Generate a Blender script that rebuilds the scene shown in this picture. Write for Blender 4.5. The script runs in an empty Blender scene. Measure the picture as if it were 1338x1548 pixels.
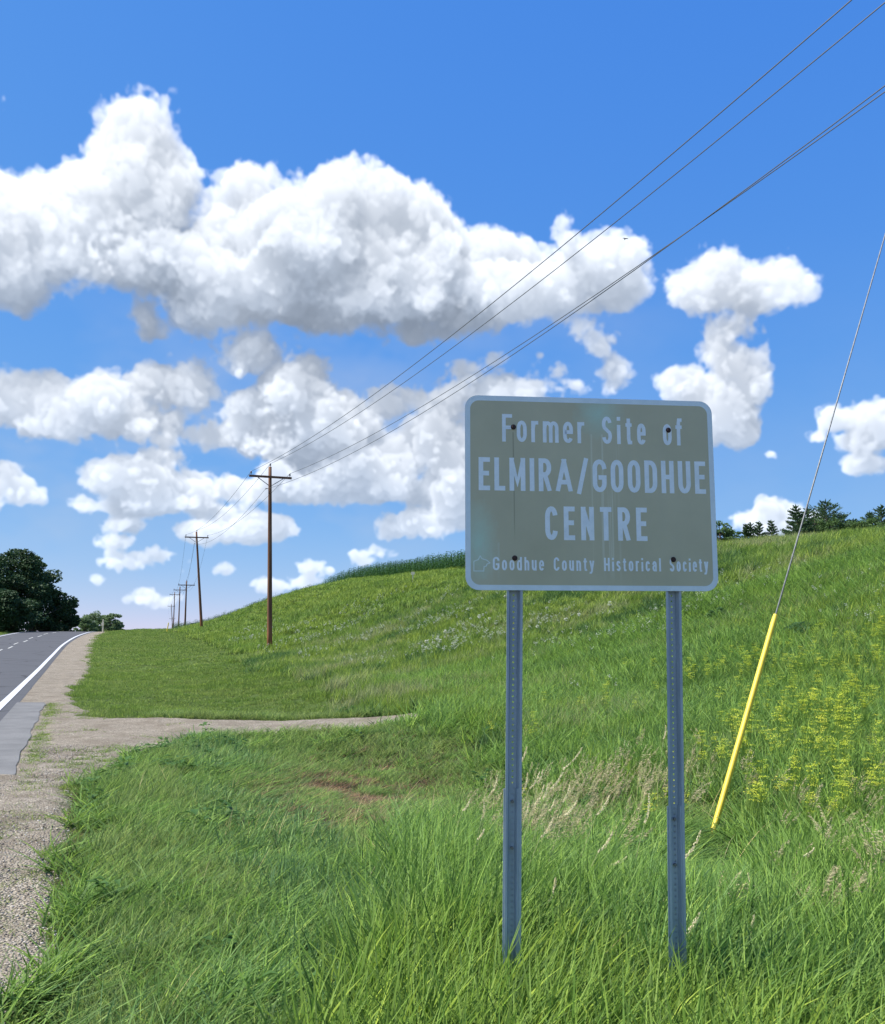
import bpy, math, random
import numpy as np
from mathutils import Vector, Matrix

# ------------------------------------------------------------------ camera, light, exposure
sc = bpy.context.scene
COL = sc.collection
EYE = 1.70
PITCH = math.atan(186./1400.)
cam = bpy.data.cameras.new("camera"); cam_o = bpy.data.objects.new("camera", cam); COL.objects.link(cam_o)
cam.sensor_fit = 'HORIZONTAL'; cam.sensor_width = 36.; cam.lens = 36.*1400./1338.
cam.clip_start = .05; cam.clip_end = 6000
cam_o.location = (0, 0, EYE); cam_o.rotation_euler = (math.pi/2+PITCH, 0, 0)
sc.camera = cam_o
SUN_EL, SUN_AZ = 50., -94.          # degrees; azimuth from +Y (the view), negative = left
sun = bpy.data.lights.new("sun", 'SUN'); sun_o = bpy.data.objects.new("sun", sun); COL.objects.link(sun_o)
sun.energy = 5.0; sun.angle = math.radians(.6); sun.color = (1., .955, .88)
se, sa = math.radians(SUN_EL), math.radians(SUN_AZ)
SUNV = Vector((math.sin(sa)*math.cos(se), math.cos(sa)*math.cos(se), math.sin(se)))
sun_o.rotation_euler = SUNV.to_track_quat('Z', 'Y').to_euler()
sun_o.location = (-20, 20, 40)
sc.view_settings.view_transform = 'Standard'; sc.view_settings.look = 'None'
sc.view_settings.exposure = .68; sc.view_settings.gamma = 1.; sc.view_settings.use_curve_mapping = False
sc.cycles.use_denoising = True
sc.cycles.max_bounces = 8; sc.cycles.diffuse_bounces = 3; sc.cycles.glossy_bounces = 2
sc.cycles.transmission_bounces = 4; sc.cycles.transparent_max_bounces = 8
sc.cycles.sample_clamp_indirect = 4.

def bake_clouds():
    """Sky patch of cumulus: a density volume marched in numpy. Returns (H,W,4): radiance-like light/shade value RGB, alpha."""
    W,H,K=960,656,30
    AZ=30.0; EL0,EL1=-1.0,40.0
    az=np.radians(np.linspace(-AZ,AZ,W)).astype(np.float32)
    el=np.radians(np.linspace(EL1,EL0,H)).astype(np.float32)      # row 0 = top
    f=1400.; p=math.atan(186./1400.)
    A,E_=np.meshgrid(az,el)
    X=np.cos(E_)*np.sin(A); Y=np.cos(E_)*np.cos(A); Z=np.sin(E_)
    yc=Y*math.cos(p)+Z*math.sin(p); zc=Z*math.cos(p)-Y*math.sin(p)
    PX=(669+f*X/yc).astype(np.float32); PY=(774-f*zc/yc).astype(np.float32)
    # cx, cy, rx, ry, depth
    B=[(-30,330,120,95,0),(50,320,90,85,0),(120,330,110,95,10),(195,255,72,88,0),(205,172,44,30,0),(232,215,34,46,0),(240,300,52,76,0),(160,390,150,55,10),(10,400,110,50,-10),(30,437,70,30,0),(95,415,40,20,10),
       (383,288,46,54,-20),(350,352,62,62,-10),(430,330,80,60,-30),(520,300,78,62,-30),(575,300,55,60,-30),(480,360,130,70,-20),(630,335,60,58,-20),(600,390,120,80,-10),(680,375,60,50,0),(400,410,170,75,10),(560,440,190,62,20),(320,455,62,45,-10),(740,385,60,55,0),(790,400,60,50,10),(700,420,90,60,10),(855,362,42,48,-10),(915,390,62,50,-10),(968,368,22,22,0),(800,430,110,60,0),(700,468,120,42,20),(900,430,80,40,10),(255,400,120,42,20),(930,440,50,26,30),(640,500,90,22,20),
       (208,440,14,22,0),(215,470,18,22,0),(225,500,14,18,10),
       (1095,410,42,32,0),(1050,438,48,32,0),(1180,422,42,30,0),(1130,435,70,32,10),
       (1105,492,30,15,0),(1085,520,24,26,0),(1118,552,30,26,0),(1145,580,28,38,0),(1035,585,36,26,-10),(1090,622,58,44,0),(1120,650,36,28,0),(1060,650,40,30,0),
       (878,495,30,24,0),(905,520,26,26,0),(930,560,30,28,10),(870,582,55,20,-10),(850,560,20,10,0),
       (750,540,38,26,0),(812,542,18,17,0),(710,560,44,28,0),(760,590,100,34,10),(680,610,48,36,0),(655,660,46,50,0),(685,720,46,52,0),(690,660,30,40,0),(600,800,30,16,10),(645,790,62,26,0),(690,775,40,30,0),(640,745,60,20,20),
       (388,530,46,34,-10),(365,545,28,22,-20),(440,590,60,52,-10),(470,560,30,24,0),(378,612,32,24,-10),(500,640,92,56,0),(585,610,36,30,0),(420,665,90,42,10),(340,660,50,24,30),(540,705,88,46,0),(605,690,36,46,0),(450,735,90,36,10),(560,735,70,28,0),(630,600,24,16,10),(410,720,36,30,-10),
       (15,600,55,42,0),(80,605,50,44,0),(150,600,58,48,-20),(215,580,44,34,0),(262,585,48,36,10),(295,588,26,26,10),(180,635,90,36,0),(80,645,90,30,0),(-40,620,60,50,0),(262,640,24,30,10),(250,665,26,26,0),
       (245,690,44,28,0),(165,720,52,38,-10),(220,730,70,44,0),(290,740,62,30,10),(240,762,110,22,10),(345,735,40,28,20),(130,765,26,16,0),
       (8,720,32,30,0),(30,742,42,26,0),(58,752,22,17,0),(-30,740,40,40,0),
       (188,792,30,13,0),(178,820,32,15,0),(228,835,18,13,0),(195,852,48,14,0),(205,842,40,14,8),
       (340,862,17,10,0),(215,905,34,15,0),(245,912,26,11,0),(300,803,45,18,0),(355,800,50,18,10),(395,795,46,20,10),(330,775,30,12,10),(480,862,30,14,0),(462,878,34,12,6),(545,845,26,17,0),(575,838,24,10,5),(420,885,34,10,10),(145,878,20,10,0),
       (1270,635,44,30,0),(1315,635,44,34,0),(1240,662,30,16,0),(1300,665,60,16,10),(1312,702,42,18,0),(1370,640,60,50,0),(1400,700,50,20,0),
       (1165,772,36,28,0),(1195,775,28,24,0),(1132,785,26,16,0),(1225,792,26,16,0),(1170,800,60,20,0),
       (1190,692,17,7,0),(0,170,6,12,0),(-90,300,70,70,0),(-110,560,60,40,0),(1440,420,50,30,0)]
    s=np.full((H,W,K),-300,np.float32)
    dz=12.0; B=[(cx,cy,rx*.93 if cy>520 else rx,ry*.93 if cy>520 else ry,cz) for cx,cy,rx,ry,cz in B]; kz=(np.arange(K)-K/2+.5)*dz
    for (cx,cy,rx,ry,cz) in B:
        cz=cz*1.5
        if cy>770 and cx<620: rx*=1.22; ry*=1.22
        R=min(rx,ry); m=1+45./R
        rz=min(max(.5*(rx+ry)*1.05,24),150)
        ok=(np.abs(PX-cx)<rx*m)&(np.abs(PY-cy)<ry*m)
        if not ok.any(): continue
        r=np.where(ok.any(1))[0]; c=np.where(ok.any(0))[0]
        r0,r1,c0,c1=r[0],r[-1]+1,c[0],c[-1]+1
        q=(((PX[r0:r1,c0:c1]-cx)/rx)**2+((PY[r0:r1,c0:c1]-cy)/ry)**2)[:,:,None]+((kz-cz)/rz)[None,None,:]**2
        d=(1-np.sqrt(q))*R
        sub=s[r0:r1,c0:c1]; 
        # smooth max
        sm=min(14.,.35*R+2); h=np.clip(.5+.5*(d-sub)/sm,0,1); s[r0:r1,c0:c1]=np.maximum(sub*(1-h)+d*h+sm*h*(1-h),sub)
    rng=np.random.default_rng(7)
    def bas(n,wl):
        """cubic b-spline interpolation matrix for n samples at positions n/wl"""
        x=np.asarray(n,np.float32)/wl; x=x-x.min(); i=np.floor(x).astype(int); t=x-i; M=np.zeros((len(x),i.max()+4),np.float32); a=np.arange(len(x))
        M[a,i]=(1-t)**3/6; M[a,i+1]=(3*t**3-6*t**2+4)/6; M[a,i+2]=(-3*t**3+3*t**2+3*t+1)/6; M[a,i+3]=t**3/6
        return M
    cell=1400*math.radians(2*AZ/(W-1))
    def noise(wl,seed):
        My=bas(np.arange(H)*cell,wl); Mx=bas(np.arange(W)*cell,wl); Mz=bas(np.arange(K)*dz,max(wl,14.))
        L=np.random.default_rng(seed).standard_normal((My.shape[1],Mx.shape[1],Mz.shape[1])).astype(np.float32)
        t=np.tensordot(My,L,(1,0)); t=np.tensordot(t,Mx,(1,1)); t=np.tensordot(t,Mz,(1,1)) # H,W,K
        return t*2.4
    far=np.clip((PY-420)/380.,0,1)[:,:,None]     # small far clouds low in the sky
    for wl,am,bil,sd in ((130,11,0,1),(64,8,0,2),(40,6.5,1,3),(20,4.7,1,4),(10,3.6,1,5),(5,2.3,0,6),(3.2,1.3,0,7)):
        n=noise(wl,sd)
        w=am*(1-far*min(1,max(0,(wl-14)/75.)))
        w=w*(1-.42*far) if wl<25 else w
        if bil: s+=(1.25*np.abs(n)-.62)*w*1.1
        else: s+=n*w*.8
        del n
    s-=1+.3*far
    soft=14.-6.*far
    dens=np.clip(s/soft,0,1); dens=dens*dens*(3-2*dens)
    del s
    sig=.042*(1+far*1.8)
    dens*=sig
    # optical depth towards the sun: from the top, from the left, a little from the viewer's side
    tau=np.zeros((H,W,K),np.float32); cur=np.zeros((W,K),np.float32)
    sx=.45; sz=.055*1.0
    dec=1-.0015-.034*far[:,W//2,0]
    step=cell*math.sqrt(1+sx*sx+(sz*dz/cell)**2)
    for r in range(H):
        a=np.empty_like(cur); a[1:]=cur[1:]*(1-sx)+cur[:-1]*sx; a[0]=cur[0]
        b=a.copy(); b[:,1:]=a[:,1:]*(1-sz)+a[:,:-1]*sz; b[:,0]=a[:,0]*(1-sz)
        cur=b*dec[r]+dens[r]*step; tau[r]=cur
    # vertical ambient depth (from below) 
    amb=np.zeros((H,W,K),np.float32); cu=np.zeros((W,K),np.float32)
    for r in range(H-1,-1,-1):
        cu=cu*.985+dens[r]*cell; amb[r]=cu
    tau*=(1-.42*far)
    sun=1.15*np.exp(-tau*1.1)+.62*np.exp(-tau*.34)+.16*np.exp(-tau*.08)
    sky=.30*np.exp(-tau*.12)+.17*np.exp(-amb*.3)
    T=np.ones((H,W),np.float32); Ls=np.zeros((H,W),np.float32); La=np.zeros((H,W),np.float32)
    for k in range(K):
        a=1-np.exp(-dens[:,:,k]*dz)
        w=T*a; Ls+=w*sun[:,:,k]; La+=w*(sky[:,:,k]+.10); T*=1-a
    alpha=1-T
    # thin veil of vapour between the low far clouds
    v=0
    for wl,am,sd in ((150,.5,21),(60,.3,22),(24,.16,23),(10,.07,24)):
        My=bas(np.arange(H)*cell,wl*.6); Mx=bas(np.arange(W)*cell,wl)
        v=v+am*1.9*(My@np.random.default_rng(sd).standard_normal((My.shape[1],Mx.shape[1])).astype(np.float32)@Mx.T)
    reg=.10*np.clip((PY-350)/300,0,1)+np.exp(-((PY-700)/150)**2)*np.clip((760-PX)/160,.12,1)+.5*np.exp(-(((PX-600)/330)**2+((PY-480)/60)**2))
    va=np.clip((v*.5+.45),0,1)*.50*np.clip(reg,0,1)
    Ls+=T*va*.55; La+=T*va*.42; alpha=1-T*(1-va)
    return Ls,La,alpha,PX,PY

def make_world():
    Ls, La, al, PX, PY = bake_clouds()
    H, W = al.shape
    im = bpy.data.images.new("cumulus", W, H, alpha=True, float_buffer=True, is_data=True)
    buf = np.ones((H, W, 4), np.float32)
    buf[..., 0] = Ls; buf[..., 1] = La; buf[..., 2] = al
    buf = buf[::-1]
    im.pixels.foreach_set(np.ascontiguousarray(buf).ravel()); im.update(); im.pack()
    w = bpy.data.worlds.new("World"); sc.world = w; w.use_nodes = True
    nt = w.node_tree; nt.nodes.clear(); N = nt.nodes.new; L = nt.links.new
    def math_(op, a, b=None, c=None, clamp=False):
        n = N('ShaderNodeMath'); n.operation = op; n.use_clamp = clamp
        for i, v in enumerate((a, b, c)):
            if v is None: continue
            if isinstance(v, (int, float)): n.inputs[i].default_value = v
            else: L(v, n.inputs[i])
        return n.outputs[0]
    out = N('ShaderNodeOutputWorld'); bg = N('ShaderNodeBackground'); bg.inputs[1].default_value = 1.; L(bg.outputs[0], out.inputs[0])
    sky = N('ShaderNodeTexSky'); sky.sky_type = 'NISHITA'; sky.sun_disc = False
    sky.sun_elevation = se; sky.sun_rotation = sa
    sky.air_density = SKY['air']; sky.dust_density = SKY['dust']; sky.ozone_density = SKY['ozone']; sky.altitude = 300
    sc0 = N('ShaderNodeVectorMath'); sc0.operation = 'SCALE'; sc0.inputs['Scale'].default_value = SKY['strength']; L(sky.outputs[0], sc0.inputs[0])
    sx_ = N('ShaderNodeSeparateXYZ'); L(sc0.outputs[0], sx_.inputs[0]); cx_ = N('ShaderNodeCombineXYZ')
    for i, (k_, g_) in enumerate(SKY['curve']):         # the phone's tone curve on the sky, one gain and gamma per channel
        L(math_('MULTIPLY', math_('POWER', math_('MAXIMUM', sx_.outputs[i], 1e-4), g_), k_), cx_.inputs[i])
    hs = cx_
    tc = N('ShaderNodeTexCoord'); sp = N('ShaderNodeSeparateXYZ'); L(tc.outputs['Generated'], sp.inputs[0])
    az = math_('ARCTAN2', sp.outputs[0], sp.outputs[1]); el = math_('ARCSINE', sp.outputs[2])
    u = math_('MULTIPLY_ADD', az, 1/math.radians(60), .5)
    v0 = math_('MULTIPLY_ADD', el, 1/math.radians(41), 1/41.)
    v = math_('MINIMUM', math_('MAXIMUM', v0, .002), .998)
    cb = N('ShaderNodeCombineXYZ'); L(u, cb.inputs[0]); L(v, cb.inputs[1])
    tx = N('ShaderNodeTexImage'); tx.image = im; tx.extension = 'MIRROR'; tx.interpolation = 'Cubic'; L(cb.outputs[0], tx.inputs[0])
    s3 = N('ShaderNodeSeparateColor'); L(tx.outputs[0], s3.inputs[0])
    def tint(val, colr):
        m = N('ShaderNodeVectorMath'); m.operation = 'SCALE'; m.inputs[0].default_value = colr; L(val, m.inputs['Scale']); return m.outputs[0]
    def vadd(a, b):
        m = N('ShaderNodeVectorMath'); m.operation = 'ADD'; L(a, m.inputs[0]); L(b, m.inputs[1]); return m.outputs[0]
    cloud = vadd(tint(s3.outputs[0], SKY['csun']), tint(s3.outputs[1], SKY['camb']))
    # air between the viewer and the low far clouds
    air = math_('MULTIPLY', math_('POWER', 2.718, math_('MULTIPLY', math_('MAXIMUM', el, 0.), -9.)), .48)
    airk = math_('SUBTRACT', 1., air)
    vs = N('ShaderNodeVectorMath'); vs.operation = 'SCALE'; L(cloud, vs.inputs[0]); L(airk, vs.inputs['Scale'])
    # total = sky*(1 - al*airk) + cloud*airk
    ta = math_('SUBTRACT', 1., math_('MULTIPLY', s3.outputs[2], airk))
    vk = N('ShaderNodeVectorMath'); vk.operation = 'SCALE'; L(hs.outputs[0], vk.inputs[0]); L(ta, vk.inputs['Scale'])
    L(vadd(vk.outputs[0], vs.outputs[0]), bg.inputs[0])
G0 = 1/1.537
SKY = dict(air=.7, dust=0., ozone=6., strength=.1, curve=((1.08*G0, .94), (.79*G0, .51), (.89*G0, .12)), csun=(.375, .363, .342), camb=(.37, .485, .67))
make_world()

# ------------------------------------------------------------------ helpers
rnd = random.Random(11)
NR = np.random.default_rng(5)

def lin(r, g, b):
    f = lambda c: (c/255./12.92) if c/255. <= .04045 else ((c/255.+.055)/1.055)**2.4
    return (f(r), f(g), f(b), 1.)

class MB:
    """collects vertices and faces of one mesh"""
    def __init__(s): s.v = []; s.f = []; s.sm = False
    def add(s, vs, fs):
        o = len(s.v); s.v.extend([tuple(p) for p in vs]); s.f.extend([tuple(i+o for i in f) for f in fs])
    def box(s, c, d, M=None):
        x, y, z = d[0]/2, d[1]/2, d[2]/2
        vs = [Vector((c[0]+i*x, c[1]+j*y, c[2]+k*z)) for i in (-1, 1) for j in (-1, 1) for k in (-1, 1)]
        if M: vs = [M @ p for p in vs]
        s.add(vs, [(0,1,3,2),(4,6,7,5),(0,4,5,1),(2,3,7,6),(0,2,6,4),(1,5,7,3)])
    def tube(s, pts, rad, n=8, cap=True):
        pts = [Vector(p) for p in pts]; rad = rad if hasattr(rad, '__len__') else [rad]*len(pts)
        t0 = (pts[1]-pts[0]).normalized(); up = Vector((0, 0, 1)) if abs(t0.z) < .9 else Vector((1, 0, 0))
        a = t0.cross(up).normalized(); vs = []; fs = []
        for i, p in enumerate(pts):
            t = (pts[min(i+1, len(pts)-1)]-pts[max(i-1, 0)]).normalized()
            a = (a-t*a.dot(t)).normalized(); b = t.cross(a)
            for k in range(n):
                q = 2*math.pi*k/n; vs.append(p+(a*math.cos(q)+b*math.sin(q))*rad[i])
        for i in range(len(pts)-1):
            for k in range(n):
                k2 = (k+1) % n; fs.append((i*n+k, i*n+k2, (i+1)*n+k2, (i+1)*n+k))
        if cap:
            fs.append(tuple(range(n-1, -1, -1))); fs.append(tuple(range((len(pts)-1)*n, len(pts)*n)))
        s.add(vs, fs)
    def build(s, name, mat, parent=None, smooth=False, link=True):
        me = bpy.data.meshes.new(name); me.from_pydata(s.v, [], s.f); me.update()
        me.materials.append(mat)
        if smooth: me.polygons.foreach_set('use_smooth', [True]*len(me.polygons))
        o = bpy.data.objects.new(name, me)
        if link: COL.objects.link(o)
        if parent: o.parent = parent
        return o

def np_mesh(name, V, F, mat, smooth=False, parent=None, link=True, attrs=None):
    """V (n,3), F (m,3|4) numpy arrays"""
    me = bpy.data.meshes.new(name); V = np.asarray(V, np.float32); F = np.asarray(F, np.int32); k = F.shape[1]
    me.vertices.add(len(V)); me.vertices.foreach_set('co', V.ravel())
    me.loops.add(F.size); me.loops.foreach_set('vertex_index', F.ravel())
    me.polygons.add(len(F)); me.polygons.foreach_set('loop_start', np.arange(0, F.size, k, dtype=np.int32))
    me.polygons.foreach_set('loop_total', np.full(len(F), k, np.int32))
    me.update(calc_edges=True)
    if attrs:
        for an, av in attrs.items():
            av = np.asarray(av)
            if an == 'tip':
                if av.ndim == 1: av = np.stack([av, av*0+.5], -1)
                b_ = me.attributes.new('shade', 'FLOAT', 'POINT'); b_.data.foreach_set('value', np.ascontiguousarray(av[:, 1], np.float32)); av = np.ascontiguousarray(av[:, 0])
            a = me.attributes.new(an, 'FLOAT', 'POINT'); a.data.foreach_set('value', np.asarray(av, np.float32))
    me.materials.append(mat)
    if smooth: me.polygons.foreach_set('use_smooth', np.ones(len(F), bool))
    o = bpy.data.objects.new(name, me)
    if link: COL.objects.link(o)
    if parent: o.parent = parent
    return o

def tag(o, label=None, cat=None, group=None, kind=None):
    if label: o['label'] = label
    if cat: o['category'] = cat
    if group: o['group'] = group
    if kind: o['kind'] = kind
    return o

def thing(name, loc, label, cat, group=None, rz=0.):
    o = bpy.data.objects.new(name, None); COL.objects.link(o); o.empty_display_size = .2
    o.location = loc; o.rotation_euler = (0, 0, rz); tag(o, label, cat, group); return o

def copy_tree(o, parent=None):
    c = o.copy(); COL.objects.link(c)
    if parent: c.parent = parent
    for ch in list(o.children): copy_tree(ch, c)
    return c

# ---- materials
class Mat:
    def __init__(s, name, rough=.8, spec=.3, metal=0.):
        s.m = bpy.data.materials.new(name); s.m.use_nodes = True; s.nt = s.m.node_tree
        s.b = s.nt.nodes['Principled BSDF']; s.b.inputs['Roughness'].default_value = rough
        s.b.inputs['Specular IOR Level'].default_value = spec; s.b.inputs['Metallic'].default_value = metal
    def N(s, t): return s.nt.nodes.new(t)
    def L(s, a, b): s.nt.links.new(a, b)
    def col(s, c):
        if isinstance(c, tuple): s.b.inputs['Base Color'].default_value = c
        else: s.L(c, s.b.inputs['Base Color'])
        return s
    def pos(s): return s.N('ShaderNodeNewGeometry').outputs['Position']
    def obj(s): return s.N('ShaderNodeTexCoord').outputs['Object']
    def noise(s, vec, scale, detail=4, rough=.6, stretch=None):
        if stretch:
            mp = s.N('ShaderNodeMapping'); mp.inputs['Scale'].default_value = stretch; s.L(vec, mp.inputs[0]); vec = mp.outputs[0]
        n = s.N('ShaderNodeTexNoise'); n.inputs['Scale'].default_value = scale; n.inputs['Detail'].default_value = detail
        n.inputs['Roughness'].default_value = rough; s.L(vec, n.inputs['Vector']); return n.outputs[0]
    def vor(s, vec, scale, out='Distance', feature='F1'):
        n = s.N('ShaderNodeTexVoronoi'); n.inputs['Scale'].default_value = scale; n.feature = feature; s.L(vec, n.inputs['Vector']); return n.outputs[out]
    def ramp(s, fac, stops, interp='LINEAR'):
        n = s.N('ShaderNodeValToRGB'); n.color_ramp.interpolation = interp; cr = n.color_ramp
        while len(cr.elements) < len(stops): cr.elements.new(.5)
        for e, (p, c) in zip(cr.elements, stops): e.position = p; e.color = c if len(c) == 4 else (*c, 1)
        s.L(fac, n.inputs[0]); return n.outputs[0]
    def mix(s, fac, a, b, mode='MIX'):
        n = s.N('ShaderNodeMix'); n.data_type = 'RGBA'; n.blend_type = mode
        for v, i in ((fac, 0), (a, 6), (b, 7)):
            if isinstance(v, (int, float)): n.inputs[i].default_value = v
            elif isinstance(v, tuple): n.inputs[i].default_value = v
            else: s.L(v, n.inputs[i])
        return n.outputs[2]
    def math(s, op, a, b=0., clamp=False):
        n = s.N('ShaderNodeMath'); n.operation = op; n.use_clamp = clamp
        for i, v in enumerate((a, b)):
            if isinstance(v, (int, float)): n.inputs[i].default_value = v
            else: s.L(v, n.inputs[i])
        return n.outputs[0]
    def sep(s, vec, i):
        n = s.N('ShaderNodeSeparateXYZ'); s.L(vec, n.inputs[0]); return n.outputs[i]
    def bump(s, h, strength, dist=.02):
        n = s.N('ShaderNodeBump'); n.inputs['Strength'].default_value = strength; n.inputs['Distance'].default_value = dist
        s.L(h, n.inputs['Height']); s.L(n.outputs[0], s.b.inputs['Normal']); return s
    def attr(s, name):
        n = s.N('ShaderNodeAttribute'); n.attribute_name = name; return n.outputs['Fac']

def g3(a): return (a[0], a[1], a[2], 1.)

# ------------------------------------------------------------------ terrain functions
def smooth_table(kn, n=6000):
    """monotone-ish cubic through knots -> dense lookup"""
    x = np.array([k[0] for k in kn], float); y = np.array([k[1] for k in kn], float)
    h = np.diff(x); d = np.diff(y)/h; m = np.zeros_like(y); m[0] = d[0]; m[-1] = d[-1]
    for i in range(1, len(x)-1):
        m[i] = 0. if d[i-1]*d[i] < 0 and False else (d[i-1]*h[i]+d[i]*h[i-1])/(h[i]+h[i-1])
    t = np.unique(np.concatenate([np.linspace(max(x[0], -120), min(x[-1], 420), n), x]))
    i = np.clip(np.searchsorted(x, t)-1, 0, len(x)-2); u = (t-x[i])/h[i]
    v = (2*u**3-3*u**2+1)*y[i]+(u**3-2*u**2+u)*h[i]*m[i]+(-2*u**3+3*u**2)*y[i+1]+(u**3-u**2)*h[i]*m[i+1]
    return t, v
TX = smooth_table([(-60, 21), (-20, 5.9), (0, -1.75), (19, -9.2), (40, -17.4), (60, -25), (80, -32.3), (100, -38.8), (115, -43), (140, -49.5), (160, -54), (200, -62), (300, -78), (500, -105), (3000, -400)])
TR = smooth_table([(-60, 0), (10, 0), (30, 0), (42, .07), (60, .40), (80, 1.0), (100, 1.7), (112, 2.05), (122, 2.1), (132, 1.75), (150, .8), (184, .5), (235, 1.5), (310, 1.0), (400, -1), (700, -4), (3000, -8)])
TH = smooth_table([(-600, 0), (-80, .8), (-40, .2), (-20, -.2), (-12, -.25), (-9, -.08), (0, 0), (1.5, -.02), (4, .0), (8, .10), (12, .62), (15, 1.5), (20, 3.55), (25, 5.25), (28, 5.85), (32, 6.1), (45, 6.2), (80, 5.), (200, 2), (600, 0)])
TD = smooth_table([(-60, .05), (3, .02), (5, .05), (9, .25), (13, .42), (15, .32), (16.8, .06), (19.4, .05), (21.5, .25), (35, .3), (55, .12), (80, 0), (3000, 0)])
def xl(y): return np.interp(y, *TX)
def S(x, y): return (x-xl(y))*.93
def zt(x, y):
    """true ground height"""
    x = np.asarray(x, float); y = np.asarray(y, float); s = S(x, y)
    z = np.interp(y, *TR)+np.interp(s, *TH)*(1-(1-np.interp(y, [8, 31, 41, 62], [.78, .865, .945, .98]))*np.clip((s-10)/12, 0, 1))-np.interp(y, *TD)*np.exp(-((s-5.9)/2.1)**2)
    rough = np.clip((s-2.4)/3, 0, 1)*np.clip((900-np.abs(y))/800, 0, 1)
    b = np.sin(x*.83+y*.31)*np.sin(y*.57-x*.22+1.)*.035+np.sin(x*.21+.7)*np.sin(y*.17+.4)*.10*np.clip((s-8)/10, 0, 1)
    b += np.sin(x*2.3+y*1.1)*np.sin(y*2.7-x*.9)*.018
    return z+b*rough
def edge_noise(x, y): return np.sin(x*1.9+y*2.3)*.09+np.sin(y*5.1+x*3.3+1)*.05+np.sin(y*.9+2)*.08
GE = smooth_table([(-20, 1.15), (3, 1.35), (5.4, 1.46), (7.1, 1.54), (9.9, 1.66), (12.6, 2.05), (14.6, 2.7), (16.0, 3.4), (19.6, 3.4), (19.9, 2.5), (22, 2.05), (40, 2.2), (60, 2.4), (100, 2.25), (3000, 2.2)])
def pave_edge(y): return np.where(y < 24.2, .98, .36)
def gravel_in(x, y):
    """signed metres inside the gravel (positive inside)"""
    s = S(x, y)
    sh = np.interp(y, *GE)+edge_noise(x, y)*.8-s
    dw = np.minimum(19.5+edge_noise(x, x)*.5-y, y-(np.interp(x, [-8, -5, -1], [15.7, 16.7, 17.5])+edge_noise(x+3, x)*.8))
    dw = np.minimum(dw, 8.3-s)
    return np.maximum(sh, dw)

def at(px, py, Y):
    """the point the photograph shows at (px,py) when it stands Y metres ahead"""
    cx, cy = px-669., 774.-py
    yy = 1400*math.cos(PITCH)-cy*math.sin(PITCH); zz = cy*math.cos(PITCH)+1400*math.sin(PITCH)
    return Vector((cx/yy*Y, Y, EYE+zz/yy*Y))

# ------------------------------------------------------------------ ground, road, gravel
mg = Mat('meadow_soil', .95, .1); P = mg.pos()
n1 = mg.noise(P, .35, 5, .6); n2 = mg.noise(P, 2.2, 5, .7); n3 = mg.noise(P, 14., 4, .7)
c = mg.ramp(n1, [(.3, (.060, .105, .022)), (.5, (.085, .135, .028)), (.7, (.12, .165, .040))])
c = mg.mix(mg.math('MULTIPLY', n2, .7), c, (.05, .085, .022, 1))
c = mg.mix(mg.ramp(n3, [(.45, (0, 0, 0)), (.75, (1, 1, 1))]), c, (.11, .12, .045, 1))
near = mg.attr('near')
soil = mg.mix(n3, (.050, .058, .022, 1), (.095, .085, .045, 1))
mg.col(mg.mix(near, c, soil)); mg.bump(n3, .9, .08)

def build_ground():
    ys = np.concatenate([np.arange(-30, 0, 1.), np.arange(0, 26, .2), np.arange(26, 60, .5), np.arange(60, 170, 1.2), np.geomspace(170, 3000, 50)])
    ss = np.concatenate([-np.geomspace(3200, 14, 34), np.arange(-13, 0, .8), np.arange(0, 11, .2), np.arange(11, 34, .5), np.geomspace(34, 3500, 46)])
    Sg, Yg = np.meshgrid(ss, ys); Xg = Sg/.93+xl(Yg)
    Z = zt(Xg, Yg)
    g = gravel_in(Xg, Yg); inside = np.clip(g/.25+.2, 0, 1)*(Sg > -8.6)
    Z = Z-.07*inside
    nr = np.clip((24-Yg)/8, 0, 1)*np.ones_like(Sg)
    n, m = Z.shape; i = np.arange(n*m).reshape(n, m)
    F = np.stack([i[:-1, :-1], i[:-1, 1:], i[1:, 1:], i[1:, :-1]], -1).reshape(-1, 4)
    o = np_mesh('ground', np.stack([Xg, Yg, Z], -1).reshape(-1, 3), F, mg.m, smooth=True, attrs={'near': nr.ravel()})
    tag(o, kind='structure')
build_ground()

def strip(name, sfun0, sfun1, y0, y1, dy, mat, lift, ns=2, zf=None, kind='structure'):
    ys = np.arange(y0, y1+dy*.5, dy); t = np.linspace(0, 1, ns)
    s0 = np.array([sfun0(y) for y in ys]); s1 = np.array([sfun1(y) for y in ys])
    Sg = s0[:, None]*(1-t)+s1[:, None]*t; Yg = ys[:, None]+0*Sg
    # keep stations perpendicular to the road, not to the camera
    Xg = Sg/.93+xl(Yg); Z = road_z(Xg, Yg)+lift
    n, m = Z.shape; i = np.arange(n*m).reshape(n, m)
    F = np.stack([i[:-1, :-1], i[:-1, 1:], i[1:, 1:], i[1:, :-1]], -1).reshape(-1, 4)
    o = np_mesh(name, np.stack([Xg, Yg, Z], -1).reshape(-1, 3), F, mat, smooth=True)
    return tag(o, kind=kind)
def road_z(x, y):
    s = S(x, y); return np.interp(y, *TR)+np.where(s > -3.7, 0, 0)-np.abs(s+3.7)*.008+.03
ma = Mat('asphalt', .85, .25); P = ma.pos()
n = ma.noise(P, 60, 3, .8); n2 = ma.noise(P, .5, 4, .6, (1, 1, 1)); n4 = ma.noise(P, 3., 4, .6)
c = ma.ramp(n, [(.3, (.050, .052, .056)), (.6, (.085, .087, .092)), (.8, (.15, .15, .15))])
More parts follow.
